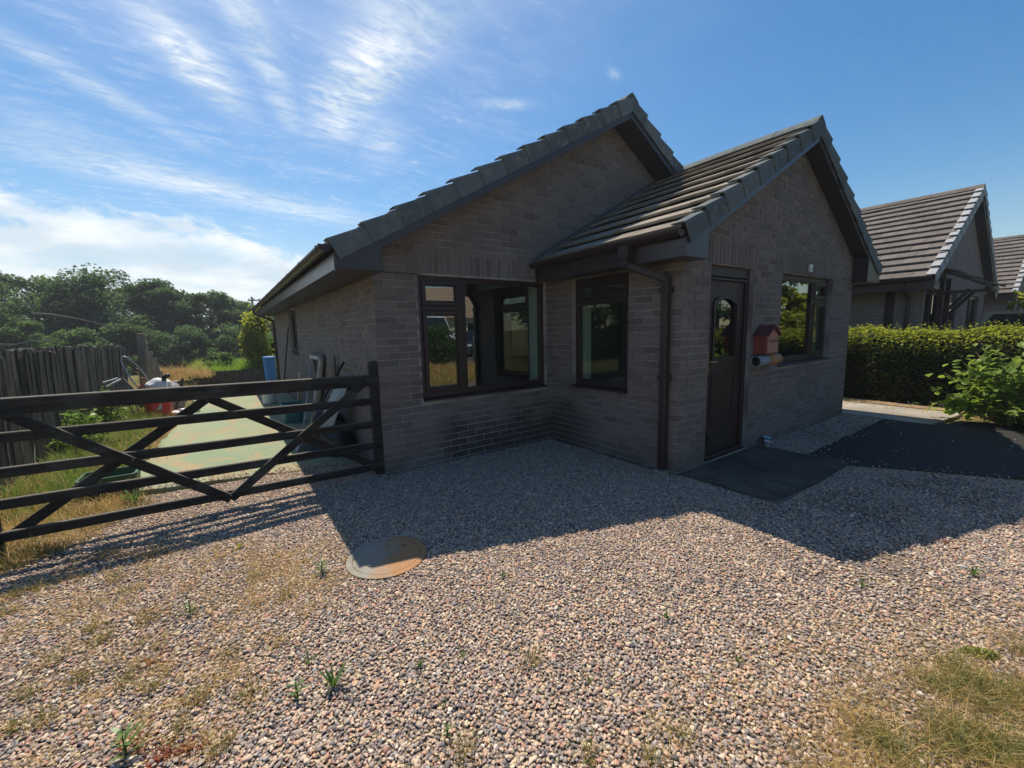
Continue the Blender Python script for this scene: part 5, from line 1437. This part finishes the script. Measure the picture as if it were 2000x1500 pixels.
# clipped hedge on the right
def build_hedge():
    T = thing('clipped_hedge', 'long clipped green hedge in front of the bungalow next door', 'hedge', (9.15, 0, 0))
    x0, x1, y0, y1, h = -.46, .46, -7.2, 9.0, 1.32
    n = 52000; P = np.empty((n, 3)); t = rng.random(n)
    yy = rng.uniform(y0, y1, n)
    near = rng.random(n) < .75; yy[near] = rng.uniform(-7.0, 0.5, near.sum())
    wob = .035*np.sin(yy*3.1)+.03*np.sin(yy*7.7+1)
    top = t < .42; fr_ = (t >= .42) & (t < .86); bk = t >= .86
    P[:, 1] = yy
    P[top, 0] = rng.uniform(x0, x1, top.sum()); P[top, 2] = h+wob[top]-np.abs(rng.normal(0, .055, top.sum()))+.02
    up = rng.random(n) < .05; P[top & up, 2] += rng.uniform(0, .10, (top & up).sum())
    P[fr_, 0] = x0+wob[fr_]*1.3+np.abs(rng.normal(0, .06, fr_.sum()))-.03; P[fr_, 2] = rng.random(fr_.sum())**.85*h
    P[bk, 0] = x1-np.abs(rng.normal(0, .05, bk.sum())); P[bk, 2] = rng.uniform(0, h, bk.sum())
    sh = np.clip((P[:, 2]-.98)/.34, 0, 1.2)**2*.30; P[:, 0] = np.where(P[:, 0] < x0+.32, np.maximum(P[:, 0], x0+sh-np.abs(rng.normal(0, .03, n))), P[:, 0])
    lit_top = (P[:, 2] > 1.10+rng.normal(0, .08, n))  # upper leaves take a lighter leaf colour, imitating sunlight on the hedge top
    for nm, kk, mt in (('foliage', ~lit_top, LEAF_HEDGE), ('sunlit_top', lit_top, LEAF_YG)):
        me = leaf_mesh(nm, P[kk], .044, .62, .5, .3); me.materials.append(mt); link(bpy.data.objects.new(nm, me), T)
    mb = MB(); mb.prism([(x0+.09, 0), (x1-.09, 0), (x1-.09, h-.12), (x0+.36, h-.12), (x0+.09, h-.42)], y0+.1, y1-.1, Fr((0, 0, 0), (1, 0, 0), (0, 1, 0))); mb.build('dark_core', m_simple('hedge_core', (.018, .017, .010), .95, .05, .4, 30), T)  # added solid dark core, blocks the view through the leaves
    # sprigs standing above the clipped top
    q = []
    for i in range(130):
        y = rng.uniform(-5.6, 0); x = rng.uniform(x0, x1); hh = rng.uniform(.06, .2)
        for k in range(6): q.append((x+rng.normal(0, .012), y+rng.normal(0, .012), h+hh*k/6))
    me = leaf_mesh('sprig', np.array(q), .034, .5, .2, .3); me.materials.append(LEAF_YG); link(bpy.data.objects.new('sprig', me), T)
build_hedge()

# the broad leaved shrub in front of the hedge: its larger leaves are single objects
def build_shrub():
    base = Vector((7.62, -3.75, 0))
    T = thing('leafy_shrub', 'sunlit broad leaved shrub with some yellowing leaves before the hedge', 'shrub', base)
    rr = random.Random(9); r2 = np.random.default_rng(9)
    stems = MB(); spots = []
    for k in range(84):
        a = rr.uniform(0, 6.283); reach = rr.uniform(.1, 1.0)**.7; h = rr.uniform(.3, 1.3)*(1.0 if reach < .6 else .75)
        tip = Vector((math.cos(a)*reach*.55-.06, math.sin(a)*reach*.98+.02, h))
        b = Vector((math.cos(a)*.08, math.sin(a)*.15, 0)); mid = b.lerp(tip, .55)+Vector((0, 0, h*.16))
        stems.tube([b, mid, tip], [.009, .006, .003], 5)
        for j in range(24):
            t = rr.uniform(.3, 1.02); p = b.lerp(mid, min(1, t*1.8)) if t < .55 else mid.lerp(tip, (t-.55)/.45)
            spots.append(p+Vector((rr.gauss(0, .055), rr.gauss(0, .065), rr.gauss(0, .04))))
    stems.build('stems', m_simple('shrub_stem', (.12, .10, .05), .8), T)
    def leafm():
        mb = MB(); V = []; n = 4
        prof = [0, .75, 1.0, .62, 0]
        for i, w in enumerate(prof):
            y = i/4; z = -.18*(y-.4)**2-.02
            if w == 0: V.append((0, y, z))
            else: V += [(-w*.36, y, z+.06), (0, y, z), (w*.36, y, z+.06)]
        mb.add(V, [(0, 2, 1), (0, 3, 2), (1, 2, 5, 4), (2, 3, 6, 5), (4, 5, 8, 7), (5, 6, 9, 8), (7, 8, 10), (8, 9, 10)])
        me = mb.mesh('leaf', False); me.materials.append(LEAF_SHRUB); return me
    LM = leafm(); src = np.array([v.co for v in LM.vertices]); polys = [tuple(p.vertices) for p in LM.polygons]
    rest = MB()
    spots.sort(key=lambda p: ((base+p)-CAMP).length)
    single = set(range(0, 300))
    for i, p in enumerate(spots):
        s = rr.uniform(.075, .14)
        M = Matrix.Translation(p) @ Matrix.Rotation(rr.uniform(0, 6.283), 4, 'Z') @ Matrix.Rotation(rr.gauss(-.25, .45), 4, 'X') @ Matrix.Rotation(rr.gauss(0, .35), 4, 'Y') @ Matrix.Scale(s, 4)
        if i in single:
            o = link(bpy.data.objects.new('leaf', LM), T); o.matrix_local = M
        else: rest.add([M @ Vector(v) for v in src], polys)
    o = rest.build('foliage', LEAF_SHRUB, T, recalc=False); o['kind'] = 'stuff'
build_shrub()
make_bush('climbing_plant', 'bright leafy sprig rising at the wall end of the hedge', (8.55, -.95, 0), .16, .2, 1.48, LEAF_SHRUB, 420, .06, 46, 5, 'plant', .3, 14)
make_tree('garden_tree', 'yellow green garden tree at the frame edge above the hedge', (12.3, -4.75, 0), 3.1, 1.35, LEAF_YG, 6000, 61, .13, .42, .8, None, 30)

# grass, straw and weeds
def tufts(name, label, centres, per, spread, hgt, wid, mat, lean=.5, curl=.5, zf=None, seed=1):
    r2 = np.random.default_rng(seed); C = np.asarray(centres, float); n = len(C)
    P = np.repeat(C, per, 0)+np.concatenate([r2.normal(0, spread, (n*per, 2)), np.zeros((n*per, 1))], 1)
    if zf is not None: P[:, 2] = zf(P[:, 0], P[:, 1])
    h = hgt*np.exp(r2.normal(0, .35, len(P))); me = blade_mesh(name, P, h, wid, lean, curl); me.materials.append(mat)
    o = tag(link(bpy.data.objects.new(name, me)), kind='stuff'); o['label'] = label; return o
def scatter(poly_pts, n, seed):
    r2 = np.random.default_rng(seed); xs = [p[0] for p in poly_pts]; ys = [p[1] for p in poly_pts]
    P = np.stack([r2.uniform(min(xs), max(xs), n*3), r2.uniform(min(ys), max(ys), n*3)], 1); k = in_poly(P[:, 0], P[:, 1], poly_pts); P = P[k][:n]
    return np.concatenate([P, np.zeros((len(P), 1))], 1)
Gp = lambda u, v: tuple(G(u, v)[:2])
# right front corner: dry turf creeping over the gravel
polyR = [Gp(1560, 1520), Gp(1640, 1395), Gp(1790, 1325), Gp(1900, 1250), Gp(2050, 1190), Gp(2300, 1300), Gp(2300, 1700), Gp(1500, 1700)]
def patchy(P, lo):
    x, y = P[:, 0], P[:, 1]; nz = np.sin(x*9.1+1.7*np.sin(y*7.3))*np.sin(y*8.3+1.3*np.sin(x*6.1))+.5*np.sin(x*21+y*13)*np.sin(y*19-x*11)
    return P[nz > lo]
c = patchy(scatter(polyR, 900, 11), -.12)
tufts('dry_grass', 'straw coloured turf in the near right corner', c, 20, .045, .036, .0020, STRAW, 1.1, .9, seed=11)
tufts('olive_grass', 'olive green turf among the straw in the near right corner', patchy(scatter([Gp(1690, 1440), Gp(1850, 1290), Gp(2080, 1235), Gp(2150, 1500), Gp(1740, 1500)], 560, 12), .12), 28, .032, .042, .0022, OLIVE, .7, .8, seed=12)
tufts('dead_grass', 'brown dead grass litter through the near right turf', scatter([Gp(1480, 1500), Gp(1600, 1370), Gp(1780, 1290), Gp(2080, 1190), Gp(2150, 1560), Gp(1500, 1560)], 380, 27), 14, .05, .03, .002, DEAD, 1.6, 1.0, seed=27)
tufts('stray_straw', 'fine dry stalks lying over the gravel', scatter([Gp(1180, 1510), Gp(1300, 1330), Gp(1600, 1210), Gp(1900, 1170), Gp(2100, 1170), Gp(2000, 1500)], 240, 13), 3, .05, .10, .0015, STRAW, 1.6, 1.2, seed=13)
# left: tufts along the gate and through the gravel
polyL = [Gp(-160, 1180), Gp(40, 1110), Gp(130, 1070), Gp(230, 1020), Gp(300, 985), Gp(200, 960), Gp(0, 1000), Gp(-250, 1080)]
tufts('gate_grass', 'dry yellowing grass under the left end of the gate', scatter(polyL, 300, 14), 30, .05, .085, .0035, STRAW, .8, .8, seed=14)
tufts('green_tufts', 'green grass tufts under the left end of the gate', scatter(polyL, 170, 15), 26, .045, .085, .0035, OLIVE, .6, .7, seed=15)
tufts('gravel_straw', 'sparse dry tufts growing through the left gravel', scatter([Gp(-50, 1500), Gp(0, 1150), Gp(250, 1060), Gp(560, 1060), Gp(620, 1150), Gp(560, 1300), Gp(420, 1500)], 300, 16), 20, .022, .045, .0020, STRAW, .9, .8, seed=16)
tufts('gravel_moss', 'low mossy straw patches in the gravel by the manhole', scatter([Gp(430, 1170), Gp(520, 1080), Gp(680, 1040), Gp(700, 1130), Gp(640, 1200), Gp(520, 1200)], 200, 17), 20, .035, .024, .0020, STRAW, 1.0, .8, seed=17)
# along the fence and yard edge
def strip(x0, x1, y0, y1, n, seed):
    r2 = np.random.default_rng(seed); return np.stack([r2.uniform(x0, x1, n), r2.uniform(y0, y1, n), np.zeros(n)], 1)
tufts('verge_grass', 'rough green grass along the foot of the fence', strip(-3.15, -2.35, .9, 9, 420, 18), 24, .06, .17, .006, GRASS_GR, .5, .6, seed=18)
tufts('verge_straw', 'dry grass along the foot of the fence', strip(-3.15, -2.2, .5, 9, 330, 19), 20, .06, .15, .005, STRAW, .6, .7, seed=19)
tufts('bank_grass', 'lush bright green grass on the bank', strip(-2.2, .3, 11.65, 14.2, 900, 20), 22, .07, .20, .011, BANKG, .4, .6, bank_h, seed=20)
tufts('bank_straw', 'yellow dry grass at the yard end by the black crate', strip(-3.4, -1.75, 10.3, 14.0, 700, 21), 20, .08, .2, .009, STRAW, .5, .6, lambda x, y: np.maximum(0, bank_h(x, y)), seed=21)
tufts('path_litter', 'dry leaf litter and straw under the hedge and shrub', strip(7.9, 8.7, -4.6, -.9, 160, 22), 14, .05, .05, .006, STRAW, 1.2, .9, seed=22)
tufts('tarmac_edge_weeds', 'thin green weeds along the tarmac edge and house wall', np.concatenate([strip(4.0, 6.9, -2.46, -2.38, 40, 23), strip(3.98, 4.02, -2.9, -2.5, 8, 24), np.stack([np.linspace(4.0, 4.75, 40), np.linspace(-2.87, -4.0, 40), np.zeros(40)], 1)]), 8, .02, .03, .004, OLIVE, .8, .8, seed=23)
tufts('lawn_grass', 'dry lawn behind the camera mirrored in the wide window', strip(1.5, 8.0, -13, -6.4, 1500, 25), 12, .1, .12, .012, STRAW, .5, .6, seed=25)

LT = [G(*p) for p in ((178, 1232), (245, 1336), (297, 1347), (388, 1370), (55, 1362), (482, 1360), (88, 1412), (198, 1255), (295, 1210), (74, 1152), (18, 1198), (346, 1436), (436, 1458), (452, 1282), (250, 1156), (226, 1133), (30, 1165), (110, 1290), (160, 1330), (20, 1430), (560, 1170), (500, 1130), (1150, 1480), (1270, 1490), (1330, 1440), (905, 1475), (1040, 1295))]
tufts('grass_tufts', 'separate olive and straw grass tufts in the left gravel', LT, 46, .022, .055, .0024, OLIVE, .5, .7, seed=31)
tufts('straw_tufts', 'dry strands in the separate grass tufts', LT, 30, .03, .06, .0022, STRAW, .7, .7, seed=32)
RUST = m_straw('rust_leaf', [(0, (.13, .03, .018)), (.5, (.24, .065, .03)), (1, (.36, .13, .06))], .25, (.3, .08, .03))
tufts('rusty_litter', 'red brown withered leaves in the lower left gravel', [G(*p) for p in ((277, 1465), (323, 1477), (300, 1490), (291, 1297), (345, 1470), (372, 1462), (1850, 1062), (262, 1440))], 26, .022, .026, .006, RUST, 1.4, .8, seed=33)
def weed(label, uv, h, n, mat, seed, kind='rosette'):
    h *= 1.15; p = G(*uv); T = thing('weed', label, 'weed', (p.x, p.y, .004), rng.uniform(0, 6))
    rr = random.Random(seed); mb = MB()
    n = int(n*1.5)
    for k in range(n):
        a = k*2.4+rr.uniform(-.3, .3); l = h*rr.uniform(.7, 1.15); lean_ = rr.uniform(.25, .8) if kind == 'rosette' else rr.uniform(.05, .3); w = h*rr.uniform(.07, .12)
        d = Vector((math.cos(a), math.sin(a), 0)); s = Vector((-d.y, d.x, 0)); z0 = 0 if kind == 'rosette' else h*.7*k/n
        pts = [Vector((0, 0, z0))+d*(l*lean_*t)+Vector((0, 0, l*(t-.45*t*t*lean_))) for t in (0, .35, .7, 1)] if kind == 'rosette' else [Vector((0, 0, z0))+d*(l*.45*t)+Vector((0, 0, l*.35*(t-.5*t*t))) for t in (0, .35, .7, 1)]
        V = [pts[0]-s*w*.25, pts[0]+s*w*.25, pts[1]-s*w*.5, pts[1]+s*w*.5, pts[2]-s*w*.42, pts[2]+s*w*.42, pts[3]]
        lf = MB(); lf.add(V, [(0, 1, 3, 2), (2, 3, 5, 4), (4, 5, 6)]); lf.build('leaf', mat, T, recalc=False)
    if kind != 'rosette':
        mb.tube([(0, 0, 0), (.004, 0, h*.5), (0, .003, h*.85)], [.003, .0025, .0015], 5); mb.build('stem', mat, T)
WG = m_leaf('weed_leaf', [(0, (.05, .12, .025)), (.5, (.09, .18, .035)), (1, (.16, .24, .06))], .4)
weed('bushy green weed just left of the manhole cover', (630, 1122), .10, 10, WG, 1, 'stem')
weed('two bladed weed above the pair of rosettes in the gravel', (604, 1300), .07, 4, WG, 2)
weed('largest star shaped weed in the middle left gravel', (652, 1345), .095, 9, WG, 3)
weed('upright weed left of the star shaped one', (582, 1365), .09, 7, WG, 4, 'stem')
weed('low leafy weed right of the star shaped one', (820, 1303), .045, 8, WG, 5)
weed('tiny weed pair farthest right of the star shaped one', (903, 1288), .04, 6, WG, 6)
weed('tall thin weed at the lower left corner', (248, 1478), .13, 8, WG, 7, 'stem')
weed('slim weed standing alone between gate shadow and corner', (372, 1200), .085, 7, WG, 8, 'stem')
weed('small dark weed in the right middle gravel', (1440, 1294), .045, 8, WG, 9)
weed('tiny weed below the point of the roof shadow', (1684, 1148), .05, 6, WG, 10)
weed('flat green weed in the gravel near the right edge', (1900, 1126), .06, 11, WG, 11)
weed('bright leafy weed just behind the gate by the green crate', (262, 985), .16, 11, WG, 13)
weed('small yellowish weed in the gravel at the gate shadow', (468, 1072), .05, 8, LEAF_YG, 14)
weed('slender weed at the bottom middle of the gravel', (875, 1440), .06, 5, WG, 15, 'stem')
weed('tiny weed in the gravel straight below the roof shadow valley', (869, 1384), .035, 5, WG, 21)
weed('small green weed in the gravel right of the manhole cover', (983, 1130), .05, 6, WG, 22)
weed('pale green sprig in the middle right gravel', (1303, 1212), .055, 6, WG, 23, 'stem')
weed('little weed beside a fallen straw in the front gravel', (1150, 1336), .04, 5, WG, 24)
def moss():
    p = G(1912, 1280); T = thing('moss_cushion', 'flat yellow green moss cushion beside the dry turf', 'moss', (p.x, p.y, 0))
    r2 = np.random.default_rng(5); n = 700; a = r2.uniform(0, 6.28, n); q = np.sqrt(r2.random(n))
    P = np.stack([np.cos(a)*q*.085, np.sin(a)*q*.04, .022*(1-q**2)+.006], 1); c_, s_ = math.cos(-.7), math.sin(-.7)
    P[:, :2] = P[:, :2]@np.array([[c_, s_], [-s_, c_]])
    me = leaf_mesh('cushion', P, .011, .7, .8, .3); me.materials.append(m_leaf('moss', [(0, (.11, .13, .015)), (1, (.30, .29, .03))], .3)); link(bpy.data.objects.new('cushion', me), T)
moss()
def branch(label, pts, r):
    mb = MB(); mb.tube(pts, [r*(1-.7*i/(len(pts)-1)) for i in range(len(pts))], 6); tag(mb.build('bare_branch', m_simple('bare_wood', (.25, .24, .2), .9)), label, 'branch')
branch('long pale bare branch arching over the fence before the trees', [on('y', 8.5, *p) for p in ((62, 612), (100, 614), (140, 620), (180, 629), (222, 640))], .022)
branch('short pale branch lying along the fence top at the left edge', [on('y', 4.5, *p) for p in ((-20, 672), (30, 673), (60, 666), (100, 664))], .012)

# utility pole beyond the trees
def build_pole():
    b = at_dist(504, 700, 60); t = at_dist(501, 580, 60)
    T = thing('utility_pole', 'distant wooden utility pole with crossarm behind the bungalow gutter', 'pole', (b.x, b.y, -4))
    mb = MB(); mb.tube([(0, 0, 0), (0, 0, t.z+4.0)], [.16, .12], 8); mb.build('post', BARK, T)
    a = at_dist(484, 587, 60); c_ = at_dist(518, 586, 60); o = Vector((b.x, b.y, -4)); mb = MB(); mb.bar(a-o, c_-o, .12, .14); mb.build('crossarm', BARK, T)
    for k in (.06, .35, .65, .94):
        p = a.lerp(c_, k)-o; mb = MB(); mb.lathe([(.05, 0), (.09, .08), (.06, .12), (.09, .18), (.04, .24)], tuple(p), 8); mb.build('insulator', GREYM, T)
build_pole()

# ------------------------------------------------------------------ parked vehicles and the street behind (mirrored in the windows)
TYRE = m_simple('tyre', (.015, .015, .016), .85, .2, .2, 20); RIM = m_simple('alloy', (.45, .46, .47), .3, .5, .1, 10, .8)
CARGLASS = m_glass('car_glass', (.10, .12, .12), 1.9)
def make_car(name, label, loc, rz, col, L=4.5, Wd=1.82, Hh=1.75, hood=.95, boxy=.85, rough=.28, cat='car', roofrack=False):
    T = thing(name, label, cat, loc, rz)
    P_ = NT('car_paint_'+name); M = P_.done(P_.bsdf(col, rough, .5, None, .0, .6))
    w = Wd/2; gl = .32
    body = MB()
    # lower body outline (side view): x forward
    low = [(-L/2, gl+.1), (-L/2+.02, hood*.98), (-L/2+.1, hood+.02), (L/2-.9, hood), (L/2-.25, hood-.10), (L/2, hood-.22), (L/2+.02, gl+.16), (L/2-.05, gl-.06), (-L/2+.08, gl-.06)]
    body.prism(low, -w, w, ID); b = body.build('body', M, T, bevel=.05, seg=2)
    cab = MB(); x0, x1 = -L/2+.06, L/2-1.05; xr0, xr1 = x0+.18, x1-.62*(1.3-boxy*.6)
    V = [(x0, -w+.04, hood), (x1, -w+.04, hood), (x1, w-.04, hood), (x0, w-.04, hood), (xr0, -w+.17, Hh), (xr1, -w+.17, Hh), (xr1, w-.17, Hh), (xr0, w-.17, Hh)]
    cab.add(V, [(0, 3, 2, 1), (4, 5, 6, 7), (0, 1, 5, 4), (1, 2, 6, 5), (2, 3, 7, 6), (3, 0, 4, 7)]); cab.build('cabin', M, T, bevel=.05, seg=2)
    V = [Vector(v) for v in V]
    def pane(a, b_, c, d, i0, i1, j0, j1):
        q = lambda s, t: a.lerp(b_, s).lerp(d.lerp(c, s), t)
        P4 = [q(i0, j0), q(i1, j0), q(i1, j1), q(i0, j1)]; n = (P4[1]-P4[0]).cross(P4[3]-P4[0]).normalized()
        m = MB(); m.add([p+n*.012 for p in P4]+[p-n*.01 for p in P4], [(0, 1, 2, 3), (7, 6, 5, 4), (0, 4, 5, 1), (1, 5, 6, 2), (2, 6, 7, 3), (3, 7, 4, 0)]); m.build('window', CARGLASS, T)
    pane(V[1], V[2], V[6], V[5], .06, .94, .10, .92)
    pane(V[3], V[0], V[4], V[7], .08, .92, .15, .9)
    for (a, b_, c, d) in ((V[0], V[1], V[5], V[4]), (V[2], V[3], V[7], V[6])):
        pane(a, b_, c, d, .08, .46, .14, .88); pane(a, b_, c, d, .51, .88, .14, .88)
    for sx in (-L/2+.85, L/2-.85):
        for sy in (-1, 1):
            wl = MB(); k = 20; V2 = []
            for r_, yy in ((.17, -.10), (.33, -.10), (.35, -.07), (.35, .07), (.33, .10), (.17, .10)):
                for j in range(k): a = 2*math.pi*j/k; V2.append((sx+math.cos(a)*r_, sy*(w-.09)+yy, .35+math.sin(a)*r_))
            wl.add(V2, [(i*k+j, i*k+(j+1) % k, (i+1)*k+(j+1) % k, (i+1)*k+j) for i in range(5) for j in range(k)], True); wo = wl.build('wheel', TYRE, T)
            rm_ = MB(); V2 = []
            for r_, yy in ((.18, .08), (.14, .095), (.0, .09)):
                for j in range(k): a = 2*math.pi*j/k; V2.append((sx+math.cos(a)*r_, sy*(w-.09)+sy*yy, .35+math.sin(a)*r_))
            rm_.add(V2, [(i*k+j, i*k+(j+1) % k, (i+1)*k+(j+1) % k, (i+1)*k+j) for i in range(2) for j in range(k)], True); rm_.build('rim', RIM, wo)
    lampm = m_simple('headlamp', (.7, .72, .74), .15, .6, .05)
    for sy in (-1, 1):
        m = MB(); m.box(L/2-.06, L/2+.035, sy*(w-.32)-.16, sy*(w-.32)+.16, hood-.33, hood-.20); m.build('headlight', lampm, T, bevel=.02)
    m = MB(); m.box(L/2-.02, L/2+.04, -.42, .42, gl+.22, hood-.26); m.build('grille', BLACKP, T, bevel=.02)
    m = MB(); m.box(L/2-.05, L/2+.07, -w+.05, w-.05, gl-.02, gl+.16); m.build('bumper', BLACKP if boxy > .9 else M, T, bevel=.03)
    if roofrack:
        m = MB()
        for sy in (-1, 1): m.tube([(xr0+.1, sy*(w-.25), Hh), (xr0+.15, sy*(w-.25), Hh+.09), (xr1-.15, sy*(w-.25), Hh+.09), (xr1-.1, sy*(w-.25), Hh)], .02, 6)
        m.build('roof_rail', RIM, T)
    return T
make_car('parked_car', 'dark parked car behind the hedge at the right edge', (18.9, -2.9, 0), R(80), (.06, .085, .085), 4.4, 1.8, 1.72, 1.0, .9)
make_car('silver_van', 'silver high roofed vehicle across the road, mirrored in the wide window', (7.9, -17.2, .2), R(86), (.55, .57, .6), 5.0, 2.0, 2.15, 1.25, .95, .3, 'van', True)
make_car('dark_car', 'dark blue car mirrored beside the silver van', (11.3, -18.5, .0), R(100), (.03, .04, .06), 4.4, 1.8, 1.5, .95, .8)
make_bush('garden_bush', 'round green bush on the dry lawn, mirrored in the wide window', (7.15, -13.5, 0), 1.05, .95, 1.55, LEAF_MD, 7000, .12, 71, clumps=40)
for i, (x, y) in enumerate(((9.3, -14.0), (9.9, -15.1), (10.5, -16.2))):
    mb = MB(); mb.prism([(-.06, 0), (.06, 0), (.06, 1.12), (0, 1.2), (-.06, 1.12)], -.06, .06, ID); o = mb.build('timber_post', PALEW, bevel=.006); o.location = (x, y, 0)
    tag(o, ('nearest', 'middle', 'farthest')[i]+' pale timber post by the road, mirrored in the wide window', 'post', 'timber posts by the road')
def build_cottage(x, y, rz, label, w=9.0, d=7.0, h=2.7):
    H = thing('cream_cottage', label, 'house', (x, y, 0), rz)
    CR = m_simple('cream_render', (.62, .55, .40), .9, .15, .06, 3)
    mb = MB(); mb.box(-w/2, w/2, -d/2, d/2, -.1, h); mb.prism([(-d/2, h), (d/2, h), (0, h+2.3)], -w/2+.02, w/2-.02, Fr((0, 0, 0), (0, 1, 0), (1, 0, 0))); mb.build('wall', CR, H)
    r = MB(); L_ = math.hypot(d/2+.4, 2.3*(d/2+.4)/(d/2))
    k = 2.3/(d/2)
    n = 14
    for sgn in (1, -1):
        for i in range(n):
            t0, t1 = i/n, (i+1)/n; y0 = sgn*(d/2+.4)*(1-t0); y1 = sgn*(d/2+.4)*(1-t1)
            z0 = h+2.3-abs(y0)*k+.10; z1 = h+2.3-abs(y1)*k+.06
            r.add([(-w/2-.3, y0, z0), (w/2+.3, y0, z0), (w/2+.3, y1, z1), (-w/2-.3, y1, z1), (-w/2-.3, y0, z0-.06), (w/2+.3, y0, z0-.06)], [(0, 1, 2, 3), (0, 4, 5, 1)])
    r.build('roof', m_simple('cottage_tile', (.30, .22, .16), .9, .15, .2, 5), H, recalc=False)
    for (xx, zz, ww, hh) in ((-2.8, 1.0, 1.4, 1.2), (2.6, 1.0, 1.4, 1.2)):
        f = MB(); f.box(xx-ww/2, xx+ww/2, d/2-.02, d/2+.03, zz, zz+hh); fo = f.build('window', WHITEB, H)
        g = MB(); g.box(xx-ww/2+.08, xx-.04, d/2+.031, d/2+.04, zz+.08, zz+hh-.08); g.box(xx+.04, xx+ww/2-.08, d/2+.031, d/2+.04, zz+.08, zz+hh-.08); g.build('pane', FGLASS, fo)
    f = MB(); f.box(-.45, .45, d/2-.02, d/2+.03, 0, 2.05); f.build('door', DOORM, H)
    return H
build_cottage(12.5, -27, R(8), 'cream rendered cottage across the road, mirrored in the windows')
build_cottage(26, -24, R(25), 'second cream cottage farther along the road, mirrored in the front window')
make_tree('roadside_tree', 'large green roadside tree mirrored in the front window', (21, -5.6, 0), 5.6, 1.75, LEAF_MD, 9000, 81, .24, .2, .7, None, 40)
make_tree('roadside_maple', 'low green tree mirrored at the left of the front window', (24, -9.3, 0), 2.3, 1.5, LEAF_MD, 6000, 82, .16, .18, .8, None, 30)
make_tree('lane_tree', 'broad green tree far along the lane, mirrored in the door glass', (24, -13.2, 0), 5.5, 2.4, LEAF_MD, 7000, 84, .24, .1, .7, None, 34)
make_tree('corner_tree', 'dark tree behind the gate end, mirrored in the narrow window', (-9.5, -11.2, 0), 5.5, 3.0, LEAF_DK, 9000, 85, .24, .0, .7, None, 40)
make_tree('boundary_tree', 'second dark tree on the boundary, mirrored in the narrow window', (-13.5, -9, 0), 5.0, 2.8, LEAF_DK, 7000, 86, .24, .0, .7, None, 36)
make_tree('verge_tree', 'green tree mirrored beside the silver van', (3.5, -24, 0), 6.5, 2.8, LEAF_DK, 8000, 83, .26, .2, .7, None, 36)
tub('grit_bin', 'yellow roadside grit bin mirrored in the front window', 'bin', (19.0, -7.55, 0), .8, .75, 1.32, .88, m_simple('grit_yellow', (.75, .42, .02), .5, .4, .08, 4), lid=m_simple('grit_lid', (.75, .42, .02), .5, .4, .08, 4))

# ------------------------------------------------------------------ lens veiling glare imitated by added haze
def build_haze():
    mb = MB(); mb.box(-45, 60, -45, 80, -6, 13)
    m = bpy.data.materials.new('glare_haze'); m.use_nodes = True; nt = m.node_tree; nt.nodes.clear()
    v = nt.nodes.new('ShaderNodeVolumePrincipled'); v.inputs['Color'].default_value = (.86, .92, 1.0, 1); v.inputs['Density'].default_value = .0015; v.inputs['Anisotropy'].default_value = .3
    o = nt.nodes.new('ShaderNodeOutputMaterial'); nt.links.new(v.outputs[0], o.inputs['Volume'])
    h = mb.build('glare_haze', m); h['kind'] = 'stuff'
build_haze()
